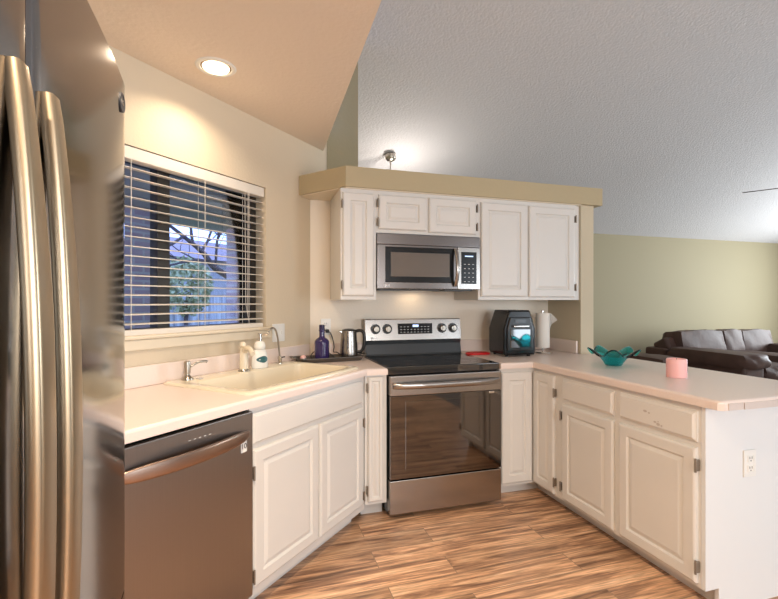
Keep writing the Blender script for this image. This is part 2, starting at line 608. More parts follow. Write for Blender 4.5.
# window: frame, panes (in the wall's frame)
def wobj(name, bm, m, parent=None, st=False, smooth=None):
    o = struct(name, bm, m, parent, smooth) if st else link(name, bm, m, parent, smooth)
    if not parent:
        o.location = W(NW, 0); o.rotation_euler = (0, 0, WROT)
    return o
b = BM()
for (x0, x1, z0, z1, y0, y1) in ((S0, S0 + 0.045, ZB, ZT, 0.085, 0.14), (S1 - 0.045, S1, ZB, ZT, 0.085, 0.14), (S0, S1, ZB, ZB + 0.045, 0.085, 0.14),
                         (S0, S1, ZT - 0.045, ZT, 0.085, 0.14), (1.452, 1.50, ZB, ZT, 0.080, 0.14), (1.50, 1.535, ZB + 0.03, ZT - 0.03, 0.10, 0.14)):
    box(b, x0, y0, z0, x1, y1, z1)
wf = wobj('window_1', b, 'win_dark', st=True)
b = BM(); box(b, S0 + 0.03, 0.108, ZB + 0.03, 1.46, 0.112, ZT - 0.03)
link('pane', b, 'pane', wf)
b = BM(); box(b, 1.49, 0.128, ZB + 0.03, S1 - 0.03, 0.132, ZT - 0.03)
link('pane', b, 'pane', wf)
# sill board with a moulded apron
b = BM()
box(b, S0 - 0.04, -0.035, 1.137, 2.175, 0.0, 1.155, 0.006)
box(b, S0 - 0.03, -0.022, 1.085, 2.165, 0.0, 1.137, 0.008)
wobj('trim_window_sill', b, 'cream_trim', st=True, smooth=40)
b = BM(); box(b, S0, 0.0, ZB + 0.0005, S1, 0.085, ZB + 0.012)
wobj('window_sill', b, 'cream_trim', st=True)

# patio door behind the camera and living room window (their daylight is at the top)
def glazed(name, horizontal, a0, a1, z0, z1, fixed):
    b = BM(); t = 0.06
    def bx(a, c, zz0, zz1):
        if horizontal: box(b, a, fixed - 0.04, zz0, c, fixed + 0.04, zz1)
        else: box(b, fixed - 0.04, a, zz0, fixed + 0.04, c, zz1)
    bx(a0 - t, a0, z0, z1); bx(a1, a1 + t, z0, z1); bx(a0 - t, a1 + t, z1, z1 + t); bx(a0 - t, a1 + t, max(0, z0 - t), z0)
    m_ = (a0 + a1) / 2; bx(m_ - 0.03, m_ + 0.03, z0, z1)
    struct(name, b, 'white_paint')
glazed('door_1', True, 4.25, 6.75, 0.06, 2.1, -3.01)
glazed('window_added_fill', True, 0.5, 2.1, 0.9, 2.1, -3.01)  # unseen frame made up to carry the added front fill
glazed('window_2', False, 2.6, 4.6, 0.7, 2.3, 10.2)
b = BM(); box(b, 0.79, 6.085, 0, 10.25, 6.1, 0.09)
struct('baseboard_far', b, 'white_paint')

# ================================================================ BASE CABINETS
# --- sink cabinet: two doors under a false front
SA, SB = 1.372, 2.2905
def carcass(bm, w, d, kick=True, z1=0.872):
    box(bm, 0, 0, 0.10, w, d, z1)
    if kick: box(bm, 0, 0.11, 0, w, d, 0.10)
sink_cab = thing('sink_base_cabinet', 'white two-door base cabinet under the cream sink, beside the dishwasher', 'cabinet', W(NF, SA), WROT)
w = SB - SA
b = BM()
box(b, 0, 0, 0.075, w, 0.02, 0.30)                # open-topped body: the sink bowl hangs inside it
box(b, 0, 0, 0.30, w, 0.02, 0.872); box(b, 0, 0.02, 0.10, 0.018, 0.60, 0.872); box(b, w - 0.018, 0.02, 0.10, w, 0.50, 0.872)
box(b, 0.018, 0.02, 0.10, w - 0.018, 0.50, 0.118); box(b, 0.0, 0.07, 0, w - 0.03, 0.085, 0.10)
link('body', b, 'cabinet', sink_cab)
b = BM(); slab_front(b, 0.008, 0.712, w - 0.035, 0.846); link('false_front', b, 'cabinet', sink_cab)
for (x0, x1, hx) in ((0.012, 0.455, 0.008), (0.470, w - 0.035, w - 0.031)):
    b = BM(); panel_door(b, x0, 0.118, x1, 0.693); d = link('door', b, 'cabinet', sink_cab)
    add_hinges(d, hx, (0.17, 0.60))

# --- narrow filler cabinet left of the range
fl = thing('narrow_base_cabinet', 'narrow white base cabinet squeezed between sink cabinet and range', 'cabinet', (0.642, YF, 0))
fw = 0.136
b = BM(); box(b, 0.0, 0, 0.10, fw, 0.02, 0.872); box(b, 0.06, 0.02, 0.10, fw, 0.60, 0.872); box(b, 0.0, 0.10, 0, fw, 0.2, 0.10)
link('body', b, 'cabinet', fl)
b = BM(); panel_door(b, 0.018, 0.118, fw - 0.022, 0.862, rail=0.022); d = link('door', b, 'cabinet', fl)
add_hinges(d, 0.013, (0.19, 0.80))

# --- corner cabinet: one door beside the range, one on the peninsula
cc = thing('corner_base_cabinet', 'white corner base cabinet with two doors meeting at a right angle', 'cabinet', (1.547, YF, 0))
b = BM()
prism(b, [(0.0, 0), (XP - 1.547, 0), (XP - 1.547, -0.275), (2.42 - 1.547, -0.275), (2.42 - 1.547, 0.24), (0.85, 0.24), (0.85, 0.63), (0, 0.63)], 0.10, 0.872)
prism(b, [(0.0, 0.12), (XP - 1.547 + 0.11, 0.12), (XP - 1.547 + 0.11, -0.275), (2.42 - 1.547, -0.275), (2.42 - 1.547, 0.24), (0.85, 0.24), (0.85, 0.63), (0, 0.63)], 0.0, 0.10)
link('body', b, 'cabinet', cc)
b = BM(); panel_door(b, 0.012, 0.118, 0.242, 0.848); link('door', b, 'cabinet', cc)
b = BM(); panel_door(b, 0.010, 0.112, 0.225, 0.848); d = link('door', b, 'cabinet', cc)
d.location = (XP - 1.547, -0.0, 0); d.rotation_euler = (0, 0, -PI / 2)
add_hinges(d, 0.232, (0.19, 0.745))

# --- two peninsula units: a drawer over a door each
def pen_unit(y0, wdt, label, hx, name='peninsula_base_cabinet'):
    u = thing(name, label, 'cabinet', (XP, y0, 0), -PI / 2, 'drawer and door base cabinets of the peninsula')
    b = BM(); carcass(b, wdt, 0.605); link('body', b, 'cabinet', u)
    b = BM(); slab_front(b, 0.026, 0.716, wdt - 0.012, 0.846); link('drawer', b, 'cabinet', u)
    b = BM(); panel_door(b, 0.026, 0.118, wdt - 0.012, 0.692); d = link('door', b, 'cabinet', u)
    add_hinges(d, hx, (0.19, 0.62))
    return u
pen_unit(2.3245, 0.441, 'white drawer-and-door base cabinet in the middle of the peninsula', 0.019)
pu = pen_unit(1.883, 0.455, 'white drawer-and-door base cabinet at the peninsula end, chipped drawer front', 0.449)
# chips in the paint of the drawer front
chipped = [c for c in pu.children if c.name.startswith('drawer')][0]
for (x, z, a, c) in ((0.19, 0.790, 0.011, 0.006), (0.212, 0.786, 0.006, 0.004), (0.245, 0.752, 0.008, 0.005), (0.262, 0.745, 0.010, 0.007), (0.28, 0.742, 0.005, 0.005),
                     (0.262, 0.757, 0.004, 0.003)):
    b = BM(); lathe(b, [(1, 0), (1, 0.0004)], (0, 0, 0), 9, 'Y')
    for v_ in b.verts: v_.co = Vector((x + v_.co.x * a, -0.0186 + v_.co.y, z + v_.co.z * c))
    link('paint_chip', b, 'chip', chipped)
# white end panel
ep = BM()
prism(ep, [(XP, 1.408), (2.42, 1.408), (2.42, 1.4265), (XP, 1.4265)], 0.10, 0.872)
box(ep, XP + 0.075, 1.408, 0, 2.42, 1.4265, 0.10)
tag(link('peninsula_end_panel', ep, 'white_paint'), 'plain white end panel closing the peninsula under the counter', 'panel')
bp_ = BM(); box(bp_, 2.422, 1.408, 0, 2.44, 2.835, 0.872)
tag(link('peninsula_back_panel', bp_, 'white_paint'), 'white panel along the living room side of the peninsula', 'panel')

# ================================================================ COUNTERTOPS
NC = -1.362; YC = 2.575
Z0, Z1 = 0.874, 0.914
sL0, sL1, nL0, nL1 = 1.425, 2.255, -1.945, -1.435      # sink cut-out
hole = [Wxy(nL1, sL0), Wxy(nL1, sL1), Wxy(nL0, sL1), Wxy(nL0, sL0)]
xi = YC + NC / S
polyL = [Wxy(NC, 0.72), (xi, YC), (0.7795, YC), (0.7795, YB - 0.002), (YB - 0.002 + (NW + 0.002) / S, YB - 0.002), Wxy(NW + 0.002, 0.72)]
ct = thing('countertop', 'pale pink laminate countertop around the cream sink, over the dishwasher', 'countertop', (0, 0, 0))
b = BM(); slab_round(b, polyL, Z0, Z1, 0.013, hole); link('worktop', b, 'counter', ct, 40)
b = BM()
box(b, 0.72, 0.0, 0, YB / S + NW - 0.03, 0.02, 0.098, 0.005)
o = link('backsplash', b, 'counter', ct, 40); o.location = W(NW + 0.022, 0, Z1 + 0.0003); o.rotation_euler = (0, 0, WROT)
b = BM(); box(b, 0.42, YB - 0.022, Z1 + 0.0003, 0.7795, YB - 0.002, Z1 + 0.098, 0.005); link('backsplash', b, 'counter', ct, 40)

polyR = [(1.5465, YC), (1.788, YC), (1.788, 1.340), (1.806, 1.324), (2.565, 1.324), (2.565, 2.848), (2.398, 2.848), (2.398, YB - 0.002), (1.5465, YB - 0.002)]
cr = thing('countertop', 'pale pink laminate countertop of the peninsula with clipped front corner', 'countertop', (0, 0, 0))
b = BM(); slab_round(b, polyR, Z0, Z1, 0.013); link('worktop', b, 'counter', cr, 40)
b = BM(); box(b, 1.5465, YB - 0.022, Z1 + 0.0003, 2.376, YB - 0.002, Z1 + 0.098, 0.005); link('backsplash', b, 'counter', cr, 40)
b = BM(); box(b, 2.378, 2.875, Z1 + 0.0003, 2.398, YB - 0.002, Z1 + 0.098, 0.005); link('backsplash', b, 'counter', cr, 40)
# loose laminate strip at the end of the peninsula
b = BM(); box(b, 1.825, 1.3195, Z0 + 0.002, 1.905, 1.3237, Z1 - 0.011); box(b, 1.912, 1.3195, Z0, 2.56, 1.3237, Z1 - 0.012)
link('edge_strip', b, 'edge_strip', cr)

# ================================================================ SINK
sk = thing('kitchen_sink', 'cream drop-in sink with a wide basin under the window', 'sink', W(0, 0, 0), WROT)
def rrect(x0, y0, x1, y1, r, n=6):
    pts = []
    for (cx, cy, a0) in ((x1 - r, y1 - r, 0), (x0 + r, y1 - r, PI / 2), (x0 + r, y0 + r, PI), (x1 - r, y0 + r, 3 * PI / 2)):
        for i in range(n + 1):
            a = a0 + PI / 2 * i / n
            pts.append((cx + r * math.cos(a), cy + r * math.sin(a)))
    return pts
# local frame: x = s, y = -n
def sink_loops(bm, specs):
    loops = [[bm.verts.new((x, y, z)) for x, y in rrect(*r)] for r, z in specs]
    for a, c in zip(loops, loops[1:]): ring_faces(bm, a, c)
    return loops
b = BM()
R0 = (1.388, 1.405, 2.282, 1.984, 0.035)
def ins(r, d, rr): return (r[0] + d, r[1] + d, r[2] - d, r[3] - d, rr)
RI = (1.44, 1.448, 2.24, 1.840, 0.06)
lp = sink_loops(b, [(R0, 0.9143), (R0, 0.919), (ins(R0, 0.004, 0.05), 0.925), (ins(R0, 0.012, 0.045), 0.927),
                    (RI, 0.926), (ins(RI, 0.008, 0.06), 0.920), (ins(RI, 0.022, 0.06), 0.80), (ins(RI, 0.05, 0.07), 0.745), (ins(RI, 0.09, 0.07), 0.735)])
b.faces.new(lp[-1])
link('basin', b, 'sink', sk, 50)
b = BM(); lathe(b, [(0.045, 0), (0.045, 0.003), (0.03, 0.004), (0.028, -0.002)], (1.84, 1.64, 0.7355), 24); link('drain', b, 'chrome', sk, 40)
b = BM(); lathe(b, [(0.016, 0), (0.016, 0.004), (0.010, 0.006)], (1.535, 1.885, 0.9275), 20); link('hole_cover', b, 'chrome', sk, 40)

# soap dispenser in the sink deck, left
sd = thing('soap_dispenser', 'brushed nickel soap dispenser at the left corner of the sink', 'soap dispenser', W(-1.925, 1.492, 0.927), WROT)
b = BM(); lathe(b, [(0.030, 0), (0.029, 0.006), (0.020, 0.012), (0.014, 0.022), (0.014, 0.03)], (0, 0, 0), 24); link('base', b, 'nickel', sd, 40)
b = BM(); lathe(b, [(0.0155, 0.03), (0.0165, 0.034), (0.0165, 0.082), (0.014, 0.09), (0.006, 0.092)], (0, 0, 0), 24); link('pump_head', b, 'nickel', sd, 40)
b = BM(); tube(b, smooth_path([(0.008, -0.004, 0.06), (0.03, -0.012, 0.072), (0.055, -0.02, 0.082), (0.085, -0.030, 0.082), (0.092, -0.033, 0.078)]), 0.006, 10); link('spout', b, 'nickel', sd, 60)

# bisque kitchen faucet
fa = thing('kitchen_faucet', 'cream single-column kitchen faucet with ball handle standing behind the basin', 'faucet', W(-1.885, 1.825, 0.927), WROT)
b = BM(); lathe(b, [(0.031, 0), (0.031, 0.006), (0.025, 0.012)], (0, 0, 0), 24); link('base_ring', b, 'nickel', fa, 40)
b = BM(); lathe(b, [(0.024, 0.012), (0.024, 0.05), (0.021, 0.11), (0.021, 0.128), (0.014, 0.135)], (0, 0, 0), 28); link('column', b, 'bisque', fa, 40)
b = BM(); lathe(b, [(0.004, 0.130), (0.015, 0.134), (0.0185, 0.146), (0.015, 0.158), (0.006, 0.163)], (-0.008, 0.0, 0), 24); link('handle_ball', b, 'bisque', fa, 60)
b = BM(); tube(b, smooth_path([(0.0, -0.005, 0.108), (-0.02, -0.04, 0.128), (-0.045, -0.09, 0.130), (-0.066, -0.132, 0.108)]), 0.0155, 14, rs=[0.017] * 6 + [0.0155] * 6 + [0.014] * 7); link('spout', b, 'bisque', fa, 60)

# hand-soap bottle with pump
hs = thing('hand_soap_bottle', 'white hand soap bottle with chrome pump and dark teal label', 'soap bottle', W(-1.888, 1.950, 0.9272), WROT - 0.25)
def ell(bm, prof, sx, sy, seg=32):
    rings = [[bm.verts.new((sx * r * math.cos(2 * PI * i / seg), sy * r * math.sin(2 * PI * i / seg), h)) for i in range(seg)] for r, h in prof]
    for a, c in zip(rings, rings[1:]): ring_faces(bm, a, c)
    bm.faces.new(rings[0]); bm.faces.new(rings[-1])
b = BM(); ell(b, [(0.9, 0), (1.0, 0.004), (1.0, 0.02), (0.98, 0.05), (0.86, 0.085), (0.66, 0.106), (0.6, 0.108)], 0.051, 0.032); link('bottle', b, 'soap_white', hs, 50)
b = BM(); ell(b, [(0.6, 0.108), (0.72, 0.113), (0.72, 0.130), (0.6, 0.148), (0.35, 0.156), (0.2, 0.157)], 0.046, 0.04); link('collar', b, 'soap_white', hs, 50)
b = BM(); lathe(b, [(0.012, 0.157), (0.012, 0.186), (0.014, 0.188), (0.014, 0.198), (0.010, 0.201)], (0, 0, 0), 18); tube(b, [(0, 0, 0.193), (0.025, -0.02, 0.194), (0.038, -0.03, 0.189)], 0.005, 8); link('pump', b, 'chrome', hs, 40)
b = BM()
lab = []
for i in range(24):     # teardrop label wrapped on the front of the bottle
    a = 2 * PI * i / 24
    rr = 0.0215 * (1 + 0.45 * max(0, math.cos(a - PI)) ** 6)
    lab.append((0.006 + rr * math.cos(a) * 1.35, 0.052 + rr * math.sin(a) * 0.9))
def onb(x, z, d):
    return (x, -0.0325 * math.sqrt(max(0.02, 1 - (x / 0.0515) ** 2)) - d, z)
fr = [b.verts.new(onb(x, z, 0.0012)) for x, z in lab]; bk = [b.verts.new(onb(x, z, -0.002)) for x, z in lab]
ce = b.verts.new(onb(0.006, 0.052, 0.002))
ring_faces(b, fr, bk); b.faces.new(bk)
for i in range(24): b.faces.new((fr[i], fr[(i + 1) % 24], ce))
link('front_label', b, 'soap_label', hs, 50)

# filtered water faucet: gooseneck
gf = thing('filter_faucet', 'slim chrome gooseneck water faucet at the right of the sink', 'faucet', W(-1.915, 2.150, 0.927), WROT)
b = BM(); lathe(b, [(0.017, 0), (0.017, 0.006), (0.0125, 0.010), (0.0125, 0.028), (0.015, 0.030), (0.015, 0.042), (0.008, 0.048)], (0, 0, 0), 20); link('base', b, 'chrome', gf, 40)
b = BM(); tube(b, smooth_path([(0, 0, 0.045), (-0.008, 0, 0.10), (-0.022, -0.002, 0.165), (-0.042, -0.004, 0.210), (-0.070, -0.006, 0.226), (-0.100, -0.008, 0.214), (-0.112, -0.009, 0.19)]), 0.0055, 10); link('neck', b, 'nickel', gf, 60)
b = BM(); tube(b, [(0.0, 0.0, 0.036), (0.03, -0.015, 0.040)], 0.004, 8); link('lever', b, 'black', gf, 60)

# ================================================================ DISHWASHER
dw = thing('dishwasher', 'dark stainless dishwasher with bowed bar handle, next to the sink cabinet', 'dishwasher', W(NF, 0.769), WROT)
b = BM(); box(b, 0.004, 0.0, 0.10, 0.597, 0.57, 0.858); box(b, 0.01, 0.06, 0.0, 0.59, 0.5, 0.10); link('body', b, 'black', dw)
b = BM(); box(b, 0.003, -0.028, 0.105, 0.598, -0.0005, 0.862, 0.005); link('door', b, 'steel_dark', dw, 40)
b = BM()
for i in range(25):
    pass
hp = [(0.03 + 0.54 * i / 24, -0.030 - 0.042 * math.sin(PI * i / 24) ** 0.8, 0.775 ) for i in range(25)]
rings = []
for i, (x, y, z) in enumerate(hp):
    hh = 0.025
    rings.append([b.verts.new((x, y - 0.007 * math.copysign(abs(math.cos(t)) ** 0.5, math.cos(t)), z + hh * (1 - 0.45 * abs(2 * i / 24 - 1) ** 6) * math.copysign(abs(math.sin(t)) ** 0.5, math.sin(t)))) for t in [2 * PI * k / 14 for k in range(14)]])
for a, c in zip(rings, rings[1:]): ring_faces(b, a, c)
b.faces.new(rings[0]); b.faces.new(rings[-1])
link('handle', b, 'dw_handle', dw, 50)
b = BM(); box(b, 0.532, -0.0295, 0.708, 0.562, -0.0281, 0.765); st_ = link('sticker', b, 'white', dw)
text('10', 0.030, st_, (0.547, -0.0297, 0.731), (PI / 2, 0, 0), 'print_dark')
b = BM(); box(b, 0.537, -0.0299, 0.7535, 0.557, -0.0295, 0.7565)
link('print_line', b, 'print_dark', st_)
b = BM()
for k in range(5): box(b, 0.29 + k * 0.022, -0.0286, 0.822, 0.299 + k * 0.022, -0.0281, 0.8245)
link('control_mark', b, 'print_light', dw)

# ================================================================ RANGE
rg = thing('electric_range', 'stainless electric range with black glass top between the two counters', 'range', (0.785, 2.59, 0))
RW = 0.756
b = BM(); box(b, 0.002, 0.03, 0.03, RW - 0.002, 0.645, 0.868); link('body', b, 'charcoal', rg)
for (x, y) in ((0.04, 0.07), (RW - 0.04, 0.07), (0.04, 0.60), (RW - 0.04, 0.60)):
    b = BM(); lathe(b, [(0.016, 0), (0.016, 0.01), (0.01, 0.012), (0.01, 0.03)], (x, y, 0), 14); link('leg', b, 'black', rg, 40)
b = BM(); box(b, 0.0, -0.006, 0.8695, RW, 0.60, 0.9165, 0.005); ck = link('cooktop', b, 'black_glass', rg, 40)
def flat_ring(bm, cx, cy, z, r0, r1, seg=40):
    a = [bm.verts.new((cx + r0 * math.cos(2 * PI * i / seg), cy + r0 * math.sin(2 * PI * i / seg), z)) for i in range(seg)]
    c = [bm.verts.new((cx + r1 * math.cos(2 * PI * i / seg), cy + r1 * math.sin(2 * PI * i / seg), z)) for i in range(seg)]
    d = [bm.verts.new((v.co.x, v.co.y, z + 0.0003)) for v in a]
    e = [bm.verts.new((v.co.x, v.co.y, z + 0.0003)) for v in c]
    ring_faces(bm, a, c); ring_faces(bm, d, e); ring_faces(bm, a, d); ring_faces(bm, c, e)
for (x, y, r) in ((0.19, 0.17, 0.105), (0.565, 0.17, 0.115), (0.19, 0.44, 0.08), (0.565, 0.44, 0.08), (0.378, 0.47, 0.055)):
    b = BM(); flat_ring(b, x, y, 0.9166, r - 0.003, r); flat_ring(b, x, y, 0.9166, r * 0.6 - 0.002, r * 0.6); link('burner_ring', b, 'ring', ck)
# oven door
b = BM(); box(b, 0.003, -0.032, 0.245, RW - 0.003, 0.0295, 0.745, 0.004); od = link('oven_door', b, 'tinted_mirror', rg, 40)
b = BM(); box(b, 0.003, -0.036, 0.7455, RW - 0.003, 0.0295, 0.8665, 0.006); link('door_top_band', b, 'steel', od, 40)
b = BM()
rings = []
for i in range(25):
    x = 0.02 + (RW - 0.04) * i / 24
    out = 0.036 * min(1, 4 * min(i, 24 - i) / 24) ** 0.5
    rings.append([b.verts.new((x, -0.036 - out - 0.010 * math.cos(t), 0.808 + 0.019 * math.sin(t))) for t in [2 * PI * k / 14 for k in range(14)]])
for a, c in zip(rings, rings[1:]): ring_faces(b, a, c)
b.faces.new(rings[0]); b.faces.new(rings[-1])
link('handle', b, 'steel', od, 50)
b = BM(); rect_loops(b, 0.10, 0.30, RW - 0.10, 0.71, [(0, -0.0330), (0.002, -0.0332)], -0.0322); link('window', b, 'tinted_mirror', od)
b = BM(); box(b, 0.66, -0.038, 0.728, 0.70, -0.0325, 0.742, 0.003); link('latch', b, 'chrome', od, 40)
b = BM(); box(b, 0.003, -0.034, 0.035, RW - 0.003, 0.0295, 0.238, 0.006); link('storage_drawer', b, 'steel', rg, 40)
# backguard
bgd = BM()
sec = [(0.558, 1.030), (0.575, 1.178), (0.585, 1.184), (0.640, 1.184), (0.640, 0.917), (0.60, 0.917), (0.60, 1.02)]
A_ = [bgd.verts.new((0.0, y, z)) for y, z in sec]; B_ = [bgd.verts.new((RW, y, z)) for y, z in sec]
ring_faces(bgd, A_, B_); bgd.faces.new(A_); bgd.faces.new(B_)
bk_ = link('backguard', bgd, 'steel', rg)
b = BM()
sec = [(0.545, 0.9175), (0.552, 0.930), (0.566, 0.999), (0.5575, 1.024), (0.598, 1.024), (0.598, 0.9175)]
A_ = [b.verts.new((0.002, y, z)) for y, z in sec]; B_ = [b.verts.new((RW - 0.002, y, z)) for y, z in sec]
ring_faces(b, A_, B_); b.faces.new(A_); b.faces.new(B_)
link('vent_panel', b, 'charcoal', bk_)
for k in range(12):
    x = 0.05 + k * 0.058
    b = BM(); box(b, x, 0.5555, 1.0235, x + 0.03, 0.562, 1.030); link('vent_slot', b, 'black', bk_)
def gy(z): return 0.558 + (z - 1.030) / 0.148 * 0.017
tilt = math.atan2(0.017, 0.148)
for kx in (0.076, 0.165, 0.600, 0.690):
    z = 1.112; y = gy(z)
    b = BM(); lathe(b, [(0.036, -0.001), (0.036, -0.007), (0.033, -0.009)], (kx, y, z), 28, 'Y'); kb = link('knob', b, 'black', bk_, 40)
    b = BM(); lathe(b, [(0.024, -0.009), (0.022, -0.028), (0.019, -0.031)], (kx, y, z), 28, 'Y'); box(b, kx - 0.005, y - 0.038, z - 0.020, kx + 0.005, y - 0.030, z + 0.020, 0.002); link('knob_cap', b, 'nickel', kb, 40)
pn = thing
b = BM(); box(b, 0.248, gy(1.11) - 0.006, 1.072, 0.520, gy(1.11) + 0.006, 1.150, 0.002); dp = link('control_display', b, 'black_gloss', bk_, 40)
yd = gy(1.11) - 0.0066
for r_ in range(3):
    for k in range(9):
        if 3 <= k <= 5 and r_ == 2: continue
        x = 0.265 + k * 0.027; z = 1.084 + r_ * 0.020
        b = BM(); box(b, x, yd - 0.0003, z, x + 0.012, yd + 0.0004, z + 0.003); link('touch_key', b, 'print_light', dp)
b = BM(); box(b, 0.362, yd - 0.0004, 1.124, 0.408, yd + 0.0004, 1.141); link('clock_display', b, 'lcd', dp)
def logo_badge(parent, x, y, z, s, m='print_light'):
    b = BM(); lathe(b, [(s * 0.5, 0), (s * 0.5, -0.0006)], (x, y, z), 20, 'Y'); lg = link('badge', b, m, parent)
    text('LG', s * 1.1, parent, (x + s * 1.35, y - 0.0004, z), (PI / 2, 0, 0), m)
    return lg
logo_badge(bk_, 0.046, gy(1.045) - 0.0015, 1.046, 0.019)

# ================================================================ MICROWAVE
mw = thing('microwave', 'stainless over-the-range microwave with dark window under the short cabinets', 'microwave', (0.785, 2.838, 1.388))
MW = 0.753; MH = 0.376
b = BM(); box(b, 0.001, 0.03, 0.008, MW - 0.001, 0.405, MH, 0.003); link('body', b, 'charcoal', mw, 40)
b = BM(); box(b, 0.0, 0.0, MH - 0.072, MW, 0.03, MH, 0.004); tb = link('vent_grille', b, 'steel_bronze', mw, 40)
b = BM(); box(b, 0.0, -0.004, 0.010, 0.578, 0.0295, MH - 0.0735, 0.004); dr = link('door', b, 'steel_bronze', mw, 40)
b = BM(); rect_loops(b, 0.055, 0.052, 0.548, 0.288, [(0, -0.0055), (0.004, -0.007)], -0.0042); fr_ = link('window_frame', b, 'black_gloss', dr)
b = BM(); rect_loops(b, 0.092, 0.092, 0.515, 0.252, [(0, -0.0080)], -0.0072); link('window', b, 'tinted_mirror_light', fr_)
b = BM()
rings = []
for i in range(21):
    t_ = i / 20; z = 0.028 + 0.262 * t_
    out = 0.038 * math.sin(PI * t_) ** 0.7
    rings.append([b.verts.new((0.556 + 0.013 * math.cos(a), -0.012 - out - 0.009 * math.sin(a), z)) for a in [2 * PI * k / 12 for k in range(12)]])
for a, c in zip(rings, rings[1:]): ring_faces(b, a, c)
b.faces.new(rings[0]); b.faces.new(rings[-1]); link('handle', b, 'steel', dr, 50)
b = BM(); box(b, 0.5795, -0.004, 0.010, MW, 0.0295, MH - 0.0735, 0.004); cp = link('control_panel', b, 'steel', mw, 40)
b = BM(); box(b, 0.605, -0.0062, 0.048, 0.722, -0.003, 0.270, 0.001); kp = link('keypad', b, 'black_gloss', cp)
for r_ in range(5):
    for k in range(3):
        b = BM(); box(b, 0.625 + k * 0.032, -0.0068, 0.062 + r_ * 0.03, 0.637 + k * 0.032, -0.0062, 0.0655 + r_ * 0.03); link('touch_key', b, 'print_light', kp)
b = BM(); box(b, 0.632, -0.0068, 0.236, 0.695, -0.0062, 0.244); link('clock_display', b, 'lcd', kp)
logo_badge(dr, 0.055, -0.0045, 0.030, 0.016)
for x in (0.03, 0.51):
    b = BM(); box(b, x, 0.06, 0.0, x + 0.21, 0.30, 0.0078); link('grease_filter', b, 'black', mw)
b = BM(); box(b, 0.27, 0.08, 0.001, 0.48, 0.2, 0.0078); link('lamp_cover', b, 'black', mw)
b = BM(); box(b, 0.30, 0.30, 0.001, 0.45, 0.36, 0.0075); link('task_lamp', b, 'white', mw)
area('range_task_light', (0.785 + 0.375, 2.838 + 0.33, 1.386), (0, 0, 0), 0.15, 0.06, 0.13, (1, 0.72, 0.42))

# ================================================================ UPPER CABINETS
UY, UZ, UT = 2.85, 1.325, 2.0435
def upper(name, x0, x1, z0, label, doors):
    u = thing(name, label, 'cabinet', (x0, UY, z0))
    b = BM(); box(b, 0, 0, 0, x1 - x0, YB - UY - 0.002, UT - z0)
    link('body', b, 'cabinet', u)
    for (a, c, za, zb, hx, hz) in doors:
        b = BM(); panel_door(b, a - x0, za - z0, c - x0, zb - z0); d = link('door', b, 'cabinet', u)
        add_hinges(d, hx - x0, [h - z0 for h in hz])
    return u
upper('wall_cabinet', 0.5455, 0.7815, UZ, 'narrow tall white wall cabinet left of the microwave',
      [(0.556, 0.764, 1.348, 2.017, 0.551, (1.42, 1.94))])
upper('wall_cabinet', 0.7825, 1.5285, 1.767, 'short white two-door wall cabinet right above the microwave',
      [(0.795, 1.132, 1.789, 2.017, 0.789, (1.835, 1.96)), (1.150, 1.507, 1.782, 2.020, 1.513, (1.835, 1.965))])
upper('wall_cabinet', 1.5295, 2.362, UZ, 'wide white two-door wall cabinet right of the microwave',
      [(1.545, 1.918, 1.348, 2.015, 1.539, ()), (1.936, 2.333, 1.345, 2.013, 2.340, (1.42, 1.935))])
b = BM(); box(b, 2.3625, 2.87, 1.325, 2.4015, 2.89, 2.0435)
struct('trim_filler', b, 'cabinet')

# ================================================================ REFRIGERATOR
fx, fy0, fy1 = -0.253, 0.115, 1.060
rf = thing('refrigerator', 'tall stainless french-door refrigerator with long bowed handles in the left foreground', 'refrigerator', (fx, 0, 0))
b = BM(); box(b, -0.70, fy0 + 0.005, 0.03, -0.075, fy1 - 0.005, 1.75, 0.004); link('body', b, 'charcoal', rf, 40)
gap = 0.586
def bowed_front(bm, y0, y1, z0, z1, n=20):       # door slab whose face bulges gently across the whole refrigerator
    out = [(-0.072, y0)]
    for k in range(n + 1):
        y = y0 + (y1 - y0) * k / n
        e = min(y - y0, y1 - y)
        x = 0.021 * (1 - abs((y - gap) / 0.474) ** 2.3) - 0.006 * max(0, 1 - e / 0.012) ** 2
        out.append((x, y))
    for y in (y0 + 0.004, y0 + 0.009, y1 - 0.009, y1 - 0.004):
        e = min(y - y0, y1 - y)
        out.append((0.021 * (1 - abs((y - gap) / 0.474) ** 2.3) - 0.006 * (1 - e / 0.012) ** 2, y))
    out = [out[0]] + sorted(out[1:], key=lambda q: q[1]) + [(-0.072, y1)]
    prism(bm, out, z0, z1)
    return bm
for (y0, y1) in ((fy0, gap - 0.003), (gap + 0.003, fy1)):
    b = BM(); bowed_front(b, y0, y1, 0.72, 1.76); link('door', b, 'steel_fridge', rf, 40)
for (z0, z1) in ((0.06, 0.385), (0.39, 0.714)):
    b = BM(); bowed_front(b, fy0, fy1, z0, z1); fd = link('freezer_drawer', b, 'steel_fridge', rf, 40)
    h = BM(); tube(h, smooth_path([(0.0, 0.22, z1 - 0.06), (0.035, 0.30, z1 - 0.06), (0.045, gap, z1 - 0.06), (0.035, 0.86, z1 - 0.06), (0.0, 0.95, z1 - 0.06)]), 0.012, 10); link('drawer_handle', h, 'steel', fd, 50)
